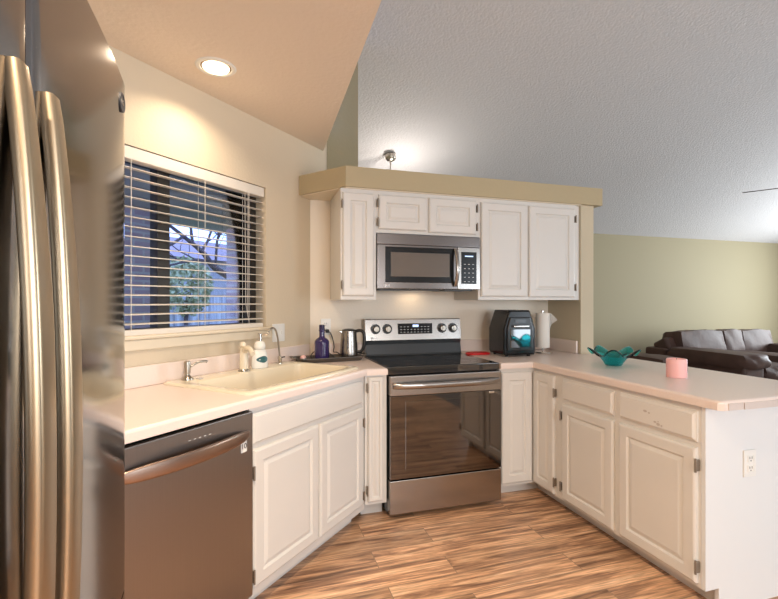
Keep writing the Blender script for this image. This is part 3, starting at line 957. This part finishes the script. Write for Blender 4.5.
for i, (ya, yb_) in enumerate(((0.531, 0.572), (0.609, 0.650))):
    b = BM(); rings = []
    n_ = 34
    for k in range(n_ + 1):
        t_ = k / n_; z = 0.70 + 0.853 * t_
        bow = 0.0244 + 0.0195 * (1 - (2 * t_ - 1) ** 2) ** 0.9
        tp = min(1, 0.64 + 0.36 * min(t_, 1 - t_) * 0.864 / 0.25)
        sec = []
        wy = tp * (yb_ - ya) / 2; cy = ya + wy
        for q in range(16):
            a = 2 * PI * q / 16
            cx_ = math.copysign(abs(math.cos(a)) ** 0.42, math.cos(a)); sx_ = math.copysign(abs(math.sin(a)) ** 0.42, math.sin(a))
            f_ = 0.95 if k in (0, n_) else 1
            sec.append(b.verts.new((bow + 0.0088 * sx_ * f_, cy + wy * cx_ * f_, z)))
        rings.append(sec)
    for a, c in zip(rings, rings[1:]): ring_faces(b, a, c)
    b.faces.new(rings[0]); b.faces.new(rings[-1])
    dd = [c for c in rf.children if c.name.startswith('door')][i]
    hd = link('handle', b, 'handle_steel', dd, 50)
    for z in (0.712, 1.541):
        b = BM(); box(b, 0.012, cy - 0.012, z - 0.012, 0.024, cy + 0.012, z + 0.010, 0.003); link('handle_mount', b, 'black', hd, 40)
dr2 = [c for c in rf.children if c.name.startswith('door')][1]
b = BM(); lathe(b, [(0.019, -0.001), (0.019, 0.0022), (0.015, 0.0024), (0.015, 0.0014)], (0.0062, 1.006, 1.706), 28, 'X'); bd = link('badge', b, 'print_dark', dr2, 40)
text('LG', 0.014, bd, (0.0078, 1.006, 1.706), (PI / 2, 0, PI / 2), 'chrome')

# ================================================================ THINGS ON THE LEFT COUNTER
CZ = Z1 + 0.0005
tr = thing('serving_tray', 'long dark pewter tray lying across the counter corner beside the range', 'tray', (0.50, 3.02, CZ), 0.12)
b = BM()
def rr_loops(specs):
    return [[b.verts.new((x, y, z)) for x, y in rrect(*r)] for r, z in specs]
lp = rr_loops([((-0.208, -0.082, 0.208, 0.082, 0.03), 0.0), ((-0.222, -0.093, 0.222, 0.093, 0.04), 0.024), ((-0.23, -0.10, 0.23, 0.10, 0.04), 0.026), ((-0.23, -0.10, 0.23, 0.10, 0.04), 0.030),
               ((-0.220, -0.091, 0.220, 0.091, 0.04), 0.028), ((-0.205, -0.079, 0.205, 0.079, 0.03), 0.006)])
for a, c in zip(lp, lp[1:]): ring_faces(b, a, c)
b.faces.new(lp[0]); b.faces.new(lp[-1]); link('dish', b, 'tray', tr, 40)
for sx in (-1, 1):
    b = BM(); tube(b, smooth_path([(sx * 0.226, -0.04, 0.027), (sx * 0.252, -0.035, 0.034), (sx * 0.26, 0, 0.036), (sx * 0.252, 0.035, 0.034), (sx * 0.226, 0.04, 0.027)]), 0.005, 8); link('handle', b, 'tray', tr, 60)

bo = thing('glass_bottle', 'purple glass bottle with a long neck standing on the dark tray', 'bottle', (0.453, 3.035, CZ + 0.0065))
b = BM(); lathe(b, [(0.046, 0), (0.050, 0.004), (0.050, 0.112), (0.0485, 0.126), (0.038, 0.140), (0.022, 0.150), (0.0185, 0.160), (0.0185, 0.190), (0.0215, 0.193), (0.0215, 0.203), (0.019, 0.205)], (0, 0, 0), 36); link('body', b, 'purple', bo, 40)
b = BM(); lathe(b, [(0.0185, 0.2055), (0.0195, 0.207), (0.0195, 0.232), (0.014, 0.236)], (0, 0, 0), 24); link('stopper', b, 'purple_dark', bo, 40)

pj = thing('lidded_jar', 'tiny pink lidded jar at the left end of the dark tray', 'jar', (0.325, 3.005, CZ + 0.0065))
b = BM(); lathe(b, [(0.014, 0), (0.020, 0.004), (0.021, 0.014), (0.019, 0.018)], (0, 0, 0), 24); link('bowl', b, 'nickel', pj, 40)
b = BM(); lathe(b, [(0.020, 0.0185), (0.019, 0.027), (0.013, 0.034), (0.004, 0.037)], (0, 0, 0), 24); link('lid', b, 'candle', pj, 40)

ke = thing('electric_kettle', 'stainless electric kettle with black handle on the tray beside the range', 'kettle', (0.642, 3.052, CZ + 0.0065), 0.0)
b = BM(); lathe(b, [(0.058, 0), (0.060, 0.003), (0.060, 0.014), (0.055, 0.017)], (0, 0, 0), 36); link('power_base', b, 'black', ke, 40)
b = BM(); lathe(b, [(0.0595, 0.0175), (0.061, 0.022), (0.061, 0.05), (0.0565, 0.13), (0.052, 0.188), (0.050, 0.191)], (0, 0, 0), 40); link('body', b, 'steel', ke, 40)
b = BM()
box(b, -0.070, -0.012, 0.170, -0.045, 0.012, 0.190, 0.004)
v_ = [x for x in b.verts if x.co.x < -0.06 and x.co.z < 0.18]
for x in v_: x.co.x += 0.012
link('spout', b, 'steel', ke, 40)
b = BM(); lathe(b, [(0.0495, 0.1915), (0.047, 0.197), (0.03, 0.203), (0.004, 0.205)], (0, 0, 0), 32); link('lid', b, 'black', ke, 40)
b = BM(); tube(b, smooth_path([(0.045, -0.012, 0.186), (0.075, -0.020, 0.192), (0.098, -0.026, 0.175), (0.104, -0.028, 0.13), (0.098, -0.026, 0.075), (0.080, -0.021, 0.048), (0.056, -0.015, 0.045)]), 0.011, 12); link('handle', b, 'black', ke, 60)
for k, hh in enumerate((0.009, 0.006, 0.008, 0.005, 0.009, 0.006)):      # worn vertical lettering
    z = 0.078 + k * 0.0135; rr = 0.061 - (z - 0.05) * 0.056
    b = BM(); box(b, -0.023, -math.sqrt(rr * rr - 0.018 ** 2) - 0.0012, z, -0.013, -math.sqrt(rr * rr - 0.018 ** 2) + 0.003, z + hh); link('letter_mark', b, 'print_dark', ke)

b = BM()
tube(b, smooth_path([(0.525, YB - 0.035, 1.100), (0.54, YB - 0.05, 1.085), (0.556, YB - 0.05, 1.04), (0.563, YB - 0.06, 0.99), (0.555, 3.17, 0.957), (0.575, 3.135, 0.955), (0.600, 3.104, 0.934)]), 0.0035, 8)
box(b, 0.508, YB - 0.036, 1.088, 0.533, YB - 0.0085, 1.113, 0.004)
tag(link('power_cord', b, 'cord', None, 60), 'black cord plugged into the wall outlet and running down to the kettle', 'cord')
b = BM()
tube(b, smooth_path([(0.545, 3.00, 0.927), (0.525, 3.06, 0.945), (0.49, 3.10, 0.970), (0.42, 3.10, 0.972), (0.385, 3.07, 0.950), (0.385, 3.02, 0.930), (0.395, 2.98, 0.926)]), 0.0032, 8)
tag(link('loose_cord', b, 'cord', None, 60), 'loose black cord looping behind the purple bottle on the tray', 'cord')

# outlets and switch plates
def plate(name, label, cat, loc, rz, kind, wd=0.072, ht=0.116, group=None):
    u = thing(name, label, cat, loc, rz, group)
    b = BM(); box(b, -wd / 2, -0.006, -ht / 2, wd / 2, -0.0003, ht / 2, 0.0025); link('cover_plate', b, 'white', u, 40)
    if kind == 'outlet':
        for z in (-0.021, 0.021):
            b = BM(); box(b, -0.017, -0.008, z - 0.015, 0.017, -0.0061, z + 0.015, 0.003); rc = link('receptacle', b, 'white', u, 40)
            b = BM()
            box(b, -0.008, -0.0086, z - 0.001, -0.005, -0.0081, z + 0.009); box(b, 0.005, -0.0086, z - 0.001, 0.008, -0.0081, z + 0.009); box(b, -0.0025, -0.0086, z - 0.011, 0.0025, -0.0081, z - 0.006)
            link('slot', b, 'print_dark', rc)
    else:
        for x in (-wd / 4, wd / 4):
            b = BM(); box(b, x - 0.005, -0.012, -0.012, x + 0.005, -0.0061, 0.012, 0.002); link('toggle', b, 'white', u, 40)
    return u
plate('wall_outlet', 'white outlet on the back wall with the black kettle plug in it', 'outlet', (0.512, YB - 0.0005, 1.130), 0, 'outlet')
plate('light_switch', 'white double switch plate on the window wall behind the gooseneck faucet', 'switch', W(NW + 0.0005, 2.247, 1.110), WROT, 'switch', 0.116, 0.116)
plate('wall_outlet', 'white outlet on the end panel of the peninsula', 'outlet', (2.063, 1.4075, 0.612), 0, 'outlet')

# ================================================================ THINGS ON THE RIGHT COUNTER
b = BM()
lp = [[b.verts.new((1.635 + x, 3.055 + y * 1.15, z)) for x, y in rrect(-0.095 + d, -0.05 + d, 0.095 - d, 0.05 - d, 0.049 - d)] for d, z in ((0.006, CZ), (0.0, CZ + 0.004), (0.0, CZ + 0.010), (0.006, CZ + 0.014), (0.018, CZ + 0.008))]
for a, c in zip(lp, lp[1:]): ring_faces(b, a, c)
b.faces.new(lp[0]); b.faces.new(lp[-1])
tag(link('spoon_rest', b, 'red', None, 40), 'flat red oval spoon rest on the counter right of the range', 'spoon rest')

af = thing('air_fryer', 'black glossy air fryer oven with a glass door in the counter corner', 'air fryer', (1.862, 2.955, CZ), -0.08)
af.scale = (0.88, 0.84, 1.0)
b = BM()
pr = [(-0.135, 0.012), (0.135, 0.012), (0.145, 0.03), (0.145, 0.20), (0.095, 0.33), (0.085, 0.336), (-0.085, 0.336), (-0.095, 0.33), (-0.145, 0.20), (-0.145, 0.03)]
lo = []
for (y, ins_) in ((-0.150, 0.012), (-0.140, 0.0), (0.13, 0.0), (0.15, 0.02)):
    k = 1 - ins_ / 0.16
    lo.append([b.verts.new((x * k, y, 0.17 + (z - 0.17) * k)) for x, z in pr])
for a, c in zip(lo, lo[1:]): ring_faces(b, a, c)
b.faces.new(lo[0]); b.faces.new(lo[-1]); link('body', b, 'black_gloss', af, 30)
b = BM()
pr2 = [(-0.108, 0.045), (0.108, 0.045), (0.115, 0.055), (0.115, 0.205), (0.088, 0.285), (-0.088, 0.285), (-0.115, 0.205), (-0.115, 0.055)]
a_ = [b.verts.new((x, -0.1505, z)) for x, z in pr2]; c_ = [b.verts.new((x, -0.160, z)) for x, z in pr2]; d_ = [b.verts.new((x * 0.95, -0.164, 0.16 + (z - 0.16) * 0.95)) for x, z in pr2]
ring_faces(b, a_, c_); ring_faces(b, c_, d_); b.faces.new(a_); b.faces.new(d_)
ad = link('door', b, 'black', af)
b = BM(); rect_loops(b, -0.090, 0.065, 0.090, 0.200, [(0, -0.166), (0.003, -0.1675)], -0.1642); link('door_glass', b, 'black_glass', ad)
b = BM(); box(b, -0.07, -0.190, 0.214, 0.07, -0.178, 0.228, 0.005); box(b, -0.065, -0.18, 0.216, -0.05, -0.1642, 0.226); box(b, 0.05, -0.18, 0.216, 0.065, -0.1642, 0.226); link('door_handle', b, 'chrome', ad, 40)
b = BM(); box(b, -0.05, -0.1665, 0.242, 0.05, -0.1642, 0.272, 0.001); link('control_strip', b, 'charcoal', ad)
for (x, y) in ((-0.1, -0.11), (0.1, -0.11), (-0.1, 0.11), (0.1, 0.11)):
    b = BM(); lathe(b, [(0.013, 0), (0.015, 0.0145)], (x, y, 0), 14); link('foot', b, 'black', af)
b = BM()
tube(b, smooth_path([(2.00, 3.06, CZ + 0.03), (2.03, 3.08, CZ + 0.006), (2.06, 3.13, CZ + 0.005), (2.08, 3.19, CZ + 0.02), (2.09, 3.219, CZ + 0.05)]), 0.0035, 8)
tag(link('power_cord', b, 'cord', None, 60), 'short black cord on the counter between air fryer and paper towels', 'cord')

pt = thing('paper_towel_holder', 'chrome paper towel stand with a part-used white roll by the pillar', 'paper towel holder', (2.165, 2.995, CZ))
b = BM(); lathe(b, [(0.072, 0), (0.074, 0.003), (0.070, 0.010), (0.02, 0.014), (0.012, 0.016)], (0, 0, 0), 36); link('base', b, 'chrome', pt, 40)
b = BM(); lathe(b, [(0.006, 0.016), (0.006, 0.315), (0.010, 0.318), (0.010, 0.328), (0.004, 0.332)], (0, 0, 0), 16); link('rod', b, 'chrome', pt, 40)
b = BM()
prof = [(0.02, 0.042), (0.0515, 0.042), (0.0525, 0.045), (0.0525, 0.307), (0.0515, 0.31), (0.02, 0.31), (0.02, 0.042)]
lathe(b, prof, (0, 0, 0), 40, cap=False); rl = link('towel_roll', b, 'paper', pt, 40)
b = BM()
g = []
for i in range(9):
    t_ = i / 8
    g.append([b.verts.new(p) for p in ((0.030 + 0.075 * t_, -0.044 + 0.012 * math.sin(3 * t_), 0.310 - 0.055 * t_ * t_), (0.048 + 0.012 * t_ , -0.022, 0.165 + 0.06 * t_))])
for a, c in zip(g, g[1:]): b.faces.new((a[0], c[0], c[1], a[1]))
bmesh.ops.solidify(b, geom=b.faces[:], thickness=0.0012)
link('loose_sheet', b, 'paper', rl)

bw = thing('glass_bowl', 'teal glass bowl with a wide ruffled rim on the peninsula', 'bowl', (2.143, 2.255, CZ))
b = BM()
seg = 96
def bowl_ring(t_, inner):
    out = []
    for i in range(seg):
        a = 2 * PI * i / seg + 0.35
        r = 0.046 + 0.064 * t_ ** 0.95 + 0.030 * t_ ** 4
        r *= 1 + 0.10 * t_ ** 3 * math.cos(5 * a - 0.94)
        z = 0.004 + 0.094 * t_ ** 0.9 + 0.024 * t_ ** 3 * math.cos(5 * a - 0.94) - 0.012 * t_ ** 6
        if inner: r -= 0.005; z += 0.004
        out.append(b.verts.new((r * math.cos(a), r * math.sin(a), z)))
    return out
rr_ = [bowl_ring(k / 12, False) for k in range(13)] + [bowl_ring(k / 12, True) for k in range(12, -1, -1)]
for a, c in zip(rr_, rr_[1:]): ring_faces(b, a, c)
b.faces.new(rr_[0]); b.faces.new(rr_[-1])
link('bowl', b, 'teal', bw, 60)

ca = thing('candle', 'pink pillar candle on the peninsula, right of the teal bowl', 'candle', (2.142, 1.822, CZ))
b = BM(); lathe(b, [(0.046, 0), (0.048, 0.003), (0.048, 0.092), (0.045, 0.097), (0.039, 0.097), (0.034, 0.087)], (0, 0, 0), 44); link('wax', b, 'candle', ca, 40)
b = BM(); tube(b, [(0, 0, 0.0875), (0.001, 0, 0.099)], 0.0015, 6); link('wick', b, 'black', ca)
b = BM(); lathe(b, [(0.001, 0), (0.013, 0.0), (0.013, 0.001)], (0, 0, 0), 16, 'X'); o = link('sticker', b, 'print_dark', ca)
o.location = (0.0481 * math.cos(-0.75), 0.0481 * math.sin(-0.75), 0.042); o.rotation_euler = (0, 0, -0.75); o.scale = (1, 0.5, 1.3)

# ================================================================ LIGHT FITTINGS
def downlight(x, y, label, power):
    u = thing('recessed_light', label, 'ceiling light', (x, y, 2.44), 0, 'recessed ceiling lights over the kitchen')
    b = BM(); lathe(b, [(0.070, -0.0005), (0.074, -0.006), (0.088, -0.006), (0.094, -0.0005)], (0, 0, 0), 40, cap=False)
    link('trim_ring', b, 'white', u, 40)
    b = BM(); lathe(b, [(0.070, -0.0015), (0.066, -0.0012), (0.060, -0.0010)], (0, 0, 0), 40, cap=False); link('baffle', b, 'can_inner', u, 40)
    b = BM(); lathe(b, [(0.062, -0.003), (0.058, -0.010), (0.030, -0.018), (0.004, -0.020)], (0, 0, 0), 40); link('lens', b, 'lamp_glass', u, 40)
    area('downlight_lamp', (x, y, 2.44 - 0.024), (0, 0, 0), 0.12, 0.12, power, (1, 0.80, 0.58), math.radians(140), 'DISK')
    return u
downlight(-0.165, 2.308, 'round recessed ceiling light above the sink run', 3.6)
downlight(0.05, 0.75, 'round recessed fill light added unseen over the middle of the kitchen floor', 22)  # out of view, added to brighten the peninsula faces and floor
downlight(-0.25, -0.9, 'round recessed fill light added unseen behind the refrigerator aisle', 20)  # out of view, added for ambient light from behind the camera

# pendant hung from the vault behind the ledge
py = 4.64; px = 0.29527 / 0.95542 * py; pz = 2.44 + ME * (6.1 - py)
pe = thing('pendant_light', 'chrome pendant canopy and rod hanging from the vault behind the ledge', 'pendant light', (px, py, pz))
b = BM()
lathe(b, [(0.01, -0.095), (0.035, -0.088), (0.055, -0.068), (0.062, -0.045), (0.055, -0.02), (0.035, 0.0)], (0, 0, 0), 28); link('canopy', b, 'nickel', pe, 60)
b = BM(); tube(b, [(0, 0, -0.09), (0, 0, -0.62)], 0.008, 10); link('rod', b, 'chrome', pe, 60)
b = BM(); lathe(b, [(0.03, -0.62), (0.05, -0.64), (0.14, -0.74), (0.16, -0.80), (0.15, -0.80), (0.13, -0.74), (0.045, -0.65)], (0, 0, 0), 32, cap=False); link('shade', b, 'white', pe, 40)
b = BM(); lathe(b, [(0.02, -0.66), (0.04, -0.70), (0.045, -0.73), (0.03, -0.77), (0.005, -0.78)], (0, 0, 0), 20); link('bulb', b, 'lamp_glass', pe, 60)
l = bpy.data.lights.new('pendant_lamp', 'POINT'); l.energy = 12; l.color = (1, 0.93, 0.86); l.shadow_soft_size = 0.05
o = bpy.data.objects.new('pendant_lamp', l); C.objects.link(o); o.location = (px + 0.12, py - 0.12, pz - 0.50)

# ceiling fan in the living room
hx, hy, hz = 4.874, 2.577, 2.36
fn = thing('ceiling_fan', 'dark ceiling fan hanging from the living room vault', 'ceiling fan', (hx, hy, hz))
top = 2.44 + ME * (6.1 - hy) - hz
b = BM(); tube(b, [(0, 0, 0.1), (0, 0, top)], 0.013, 12); lathe(b, [(0.02, top - 0.09), (0.06, top - 0.05), (0.07, top - 0.01)], (0, 0, 0), 24); link('downrod', b, 'fan_dark', fn, 40)
b = BM(); lathe(b, [(0.03, 0.12), (0.09, 0.09), (0.11, 0.05), (0.11, 0.0), (0.08, -0.05), (0.03, -0.07)], (0, 0, 0), 32); link('motor', b, 'fan_dark', fn, 40)
for k in range(5):
    b = BM()
    poly = [(0.13, -0.02), (0.20, -0.055), (0.60, -0.065), (0.655, -0.05), (0.67, 0.0), (0.655, 0.05), (0.60, 0.065), (0.20, 0.055), (0.13, 0.02)]
    prism(b, poly, -0.004, 0.004)
    box(b, 0.08, -0.015, -0.006, 0.20, 0.015, 0.006)
    R_ = Matrix.Rotation(math.radians(123) + k * 2 * PI / 5, 4, 'Z') @ Matrix.Rotation(math.radians(-11), 4, 'X')
    bmesh.ops.transform(b, matrix=R_, verts=b.verts)
    link('blade', b, 'fan_dark', fn)

# ================================================================ SOFA, OTTOMAN
def cushion(bm, x0, y0, z0, x1, y1, z1, puff=0.05, rot=None):
    b2 = bmesh.new()
    bmesh.ops.create_cube(b2, size=1)
    bmesh.ops.subdivide_edges(b2, edges=b2.edges[:], cuts=7, use_grid_fill=True)
    for v in b2.verts:
        p = v.co * 2
        q = Vector((p.x * math.sqrt(max(0, 1 - 0.22 * (p.y ** 2 + p.z ** 2) / 2)), p.y * math.sqrt(max(0, 1 - 0.3 * (p.x ** 2 + p.z ** 2) / 2)), p.z * math.sqrt(max(0, 1 - 0.3 * (p.x ** 2 + p.y ** 2) / 2))))
        n_ = 0.03 * math.sin(7 * p.x + 3 * p.z) * math.cos(5 * p.y + 2 * p.x)
        q *= 1 + n_
        v.co = Vector(((x0 + x1) / 2 + q.x * (x1 - x0) / 2, (y0 + y1) / 2 + q.y * (y1 - y0) / 2, (z0 + z1) / 2 + q.z * (z1 - z0) / 2))
    if rot:
        c = Vector(((x0 + x1) / 2, (y0 + y1) / 2, z0))
        bmesh.ops.rotate(b2, cent=c, matrix=Matrix.Rotation(rot, 3, 'X'), verts=b2.verts)
    me = bpy.data.meshes.new('tmp'); b2.to_mesh(me); b2.free()
    bm.from_mesh(me); bpy.data.meshes.remove(me)
so = thing('reclining_sofa', 'dark brown leather reclining sofa against the olive living room wall', 'sofa', (5.78, 4.0, 0))
b = BM(); box(b, 0.03, 0.10, 0.04, 2.40, 1.5, 0.30, 0.03); box(b, 0.06, 1.15, 0.30, 2.20, 1.52, 0.62, 0.04); link('base', b, 'leather', so, 40)
for (x0, x1) in ((0.45, 1.12), (1.58, 2.02)):
    b = BM(); cushion(b, x0, 0.0, 0.22, x1, 1.15, 0.50); link('seat_cushion', b, 'leather', so, 60)
for (x0, x1, zt) in ((0.28, 1.19, 0.88), (1.16, 1.57, 0.88), (1.54, 2.22, 0.87)):
    b = BM(); cushion(b, x0, 1.02, 0.42, x1, 1.42, zt, rot=-0.15); link('back_cushion', b, 'leather', so, 60)
b = BM(); cushion(b, 1.14, 0.1, 0.25, 1.56, 1.1, 0.58); link('console', b, 'leather', so, 60)
for (x0, x1) in ((0.0, 0.42), (2.02, 2.44)):
    b = BM(); box(b, x0 + 0.04, 0.02, 0.05, x1 - 0.02, 1.2, 0.52, 0.05, 3); ar = link('arm', b, 'leather', so, 40)
    b = BM(); cushion(b, x0, -0.06, 0.46, x1 + 0.04, 1.12, 0.66); link('arm_pad', b, 'leather', ar, 60)
b = BM(); box(b, 0.13, 1.0, 0.34, 0.33, 1.26, 0.80, 0.05, 3)
bmesh.ops.rotate(b, cent=(0.1, 1.1, 0.34), matrix=Matrix.Rotation(-0.5, 3, 'X'), verts=b.verts)
link('back_wing', b, 'leather', so, 40)
for (x, y) in ((0.1, 0.15), (2.3, 0.15), (0.1, 1.4), (2.3, 1.4)):
    b = BM(); lathe(b, [(0.02, 0), (0.025, 0.04)], (x, y, 0), 12); link('foot', b, 'black', so)

ot = thing('ottoman', 'low dark leather ottoman beyond the teal bowl, left of the sofa', 'ottoman', (4.93, 4.35, 0))
b = BM(); cushion(b, 0, 0, 0.30, 0.42, 0.75, 0.60); link('cushion', b, 'leather', ot, 60)
b = BM(); box(b, 0.03, 0.03, 0.04, 0.39, 0.72, 0.36, 0.02); link('base', b, 'leather', ot, 40)
for (x, y) in ((0.07, 0.07), (0.35, 0.07), (0.07, 0.68), (0.35, 0.68)):
    b = BM(); lathe(b, [(0.018, 0), (0.022, 0.04)], (x, y, 0), 12); link('foot', b, 'black', ot)

# ================================================================ WINDOW BLIND (window frame coordinates)
bl = thing('window_blind', 'white slatted horizontal blind hanging in the kitchen window', 'blind', W(NW, 0), WROT)
b = BM(); box(b, S0 + 0.006, 0.004, ZT - 0.062, S1 - 0.010, 0.062, ZT - 0.002, 0.006); link('headrail', b, 'blind', bl, 40)
b = BM()
zs = [1.205 + 0.0455 * i for i in range(17)]
for z in zs:
    n_ = 4
    prev = None
    for k in range(n_ + 1):
        t_ = k / n_
        y = 0.010 + 0.048 * t_; dz = 0.003 * math.sin(PI * t_) + 0.004 * (t_ - 0.5)
        row = [b.verts.new((x, y, z + dz + h_)) for x in (S0 + 0.008, S1 - 0.014) for h_ in (0, 0.0026)]
        if prev:
            b.faces.new((prev[0], prev[2], row[2], row[0])); b.faces.new((prev[1], prev[3], row[3], row[1]))
            b.faces.new((prev[0], prev[1], row[1], row[0])); b.faces.new((prev[2], prev[3], row[3], row[2]))
        else:
            b.faces.new((row[0], row[1], row[3], row[2]))
        prev = row
    b.faces.new((prev[0], prev[1], prev[3], prev[2]))
link('slats', b, 'blind', bl)
b = BM(); box(b, S0 + 0.008, 0.008, 1.150, S1 - 0.014, 0.060, 1.180, 0.004); link('bottom_rail', b, 'blind', bl, 40)
for x in (0.90, 1.27, 1.68, 2.00):
    b = BM()
    for y in (0.007, 0.061): tube(b, [(x, y, 1.17), (x, y, ZT - 0.05)], 0.0016, 6)
    link('ladder_cord', b, 'blind', bl)
b = BM(); tube(b, [(1.96, 0.000, ZT - 0.06), (1.965, -0.002, 1.30), (1.99, 0.000, 1.20)], 0.0014, 6); tube(b, [(1.985, 0.000, ZT - 0.06), (1.98, -0.002, 1.24)], 0.0014, 6)
link('pull_cord', b, 'blind', bl)

# ================================================================ OUTSIDE (window frame: x along the wall, y outwards)
ex = lambda y: y - 2.016           # helper: distance beyond the wall plane
def out_loc(o):
    o.location = W(NW, 0, 0); o.rotation_euler = (0, 0, WROT); return o
b = BM(); box(b, -12, 0.17, -0.30, 30, 30, -0.12)
o = struct('ground', b, 'grass'); out_loc(o)
b = BM(); box(b, -1.5, 2.5, -0.12, 3.16, 2.7, 2.28)
o = out_loc(link('brick_wall', b, 'brick')); tag(o, 'brick house wall seen through the left pane of the window', 'wall')
b = BM(); box(b, 4.26, 2.5, -0.12, 4.47, 2.7, 2.279)
o = out_loc(link('brick_post', b, 'brick')); tag(o, 'brick post holding up the patio roof outside the window', 'post')
b = BM(); box(b, -2.5, 0.4, 2.28, 8.0, 2.98, 2.42)
o = out_loc(link('patio_roof', b, 'brick_ext')); tag(o, 'grey patio roof seen through the top of the window', 'roof')
fe = thing('garden_fence', 'weathered board fence across the yard seen through the window', 'fence', W(NW, 0, 0), WROT)
b = BM()
x = 2.0
while x < 16:
    box(b, x, 9.98, -0.12, x + 0.135, 10.0, 1.46 + random.uniform(-0.015, 0.015)); x += 0.14
link('boards', b, 'fence', fe)
b = BM(); box(b, 2.0, 10.0, 0.25, 16, 10.04, 0.34); box(b, 2.0, 10.0, 1.1, 16, 10.04, 1.19); link('rail', b, 'fence', fe)
# neighbour's house
nh = thing('neighbour_house', 'pale house with a shingled roof behind the garden fence', 'house', W(NW, 0, 0), WROT)
b = BM(); box(b, 11.6, 16, -0.12, 24, 22, 3.3); link('wall', b, 'siding', nh)
b = BM()
A_ = [b.verts.new(p) for p in ((11.2, 15.4, 3.3), (11.2, 22.6, 3.3), (11.2, 19, 4.7))]; B_ = [b.verts.new(p) for p in ((24.4, 15.4, 3.3), (24.4, 22.6, 3.3), (24.4, 19, 4.7))]
ring_faces(b, A_, B_); b.faces.new(A_); b.faces.new(B_); link('roof', b, 'roof', nh)
# bare oak
tree = thing('oak_tree', 'dark crooked oak with bare branches spreading across the window view', 'tree', W(NW, 0, 0), WROT)
b = BM()
tube(b, smooth_path([(8.6, 6.2, -0.12), (8.4, 6.2, 1.2), (7.85, 6.2, 1.72), (7.1, 6.2, 2.07), (6.72, 6.2, 2.42), (6.0, 6.3, 2.9)]), 0.1, 8, rs=[0.13 - 0.0032 * i for i in range(31)])
link('trunk', b, 'bark', tree, 60)
b = BM()
random.seed(3)
def branch(p, d, L_, r, depth):
    pts = [Vector(p)]
    dd = Vector(d).normalized()
    for k in range(5):
        dd = (dd + Vector((random.uniform(-.35, .35), random.uniform(-.15, .15), random.uniform(-.3, .35)))).normalized()
        pts.append(pts[-1] + dd * L_ / 5)
    tube(b, pts, r, 5, rs=[r * (1 - 0.13 * k) for k in range(6)])
    if depth:
        for k in (1, 2, 3, 4, 5):
            nd = (dd + Vector((random.uniform(-1, 1), random.uniform(-.3, .3), random.uniform(-.6, .9)))).normalized()
            branch(pts[k], nd, L_ * 0.62, r * 0.5, depth - 1)
for p, d in (((6.9, 6.2, 2.2), (-0.9, 0, 0.1)), ((6.3, 6.2, 2.7), (-1, 0, -0.35)), ((7.7, 6.2, 1.8), (0.1, 0, 1)), ((7.1, 6.2, 2.05), (0.2, 0, 1)), ((6.5, 6.2, 2.6), (0.1, 0, 0.8)), ((6.72, 6.2, 2.4), (0.6, 0, 0.4)), ((8.3, 6.2, 1.3), (-0.6, 0, 1))):
    branch(p, d, 1.5, 0.035, 2)
link('branches', b, 'bark', tree, 60)
# bush in front of the fence
bu = thing('garden_bush', 'yellow-green bush in front of the garden fence', 'bush', W(NW, 0, 0), WROT)
b = BM()
for k in range(1500):
    u_ = random.gauss(0, 1); v_ = random.gauss(0, 1); w_ = random.gauss(0, 1)
    n_ = math.sqrt(u_ * u_ + v_ * v_ + w_ * w_); rad = random.uniform(0.6, 1.0)
    c_ = Vector((8.55 + 0.75 * rad * u_ / n_, 9.0 + 0.6 * rad * v_ / n_, 1.75 + 0.85 * rad * w_ / n_))
    a = Vector((random.uniform(-1, 1), random.uniform(-1, 1), random.uniform(-1, 1))).normalized() * 0.075
    d = a.cross(Vector((random.uniform(-1, 1), random.uniform(-1, 1), random.uniform(-1, 1)))).normalized() * 0.045
    b.faces.new([b.verts.new(c_ + a), b.verts.new(c_ + d), b.verts.new(c_ - a), b.verts.new(c_ - d)])
link('foliage', b, 'leaf', bu)
b = BM(); tube(b, [(8.55, 9.0, -0.12), (8.5, 9.0, 0.8), (8.6, 9.0, 1.6)], 0.06, 8); link('stem', b, 'bark', bu, 60)


# ---------------------------------------------------------------- put each Empty at its thing's base
def rebase(o, loc):
    old = Matrix.LocRotScale(o.location, o.rotation_euler, None)
    new = Matrix.LocRotScale(Vector(loc), o.rotation_euler, None)
    d = new.inverted() @ old
    for ch in o.children:
        ch.location = d @ Vector(ch.location)
    o.location = loc
rebase(sk, W(-1.65, 1.84, 0.735))
rebase(ct, W(-1.7, 1.5, Z0))
rebase(cr, (2.15, 2.2, Z0))
rebase(bl, W(NW - 0.035, 1.45, 1.15))
rebase(fe, W(NW - 10, 9, -0.12))
rebase(nh, W(NW - 19, 18, -0.12))
rebase(tree, W(NW - 6.2, 8.6, -0.12))
rebase(bu, W(NW - 9, 8.55, -0.12))
rebase(rf, (-0.60, 0.586, 0.03))
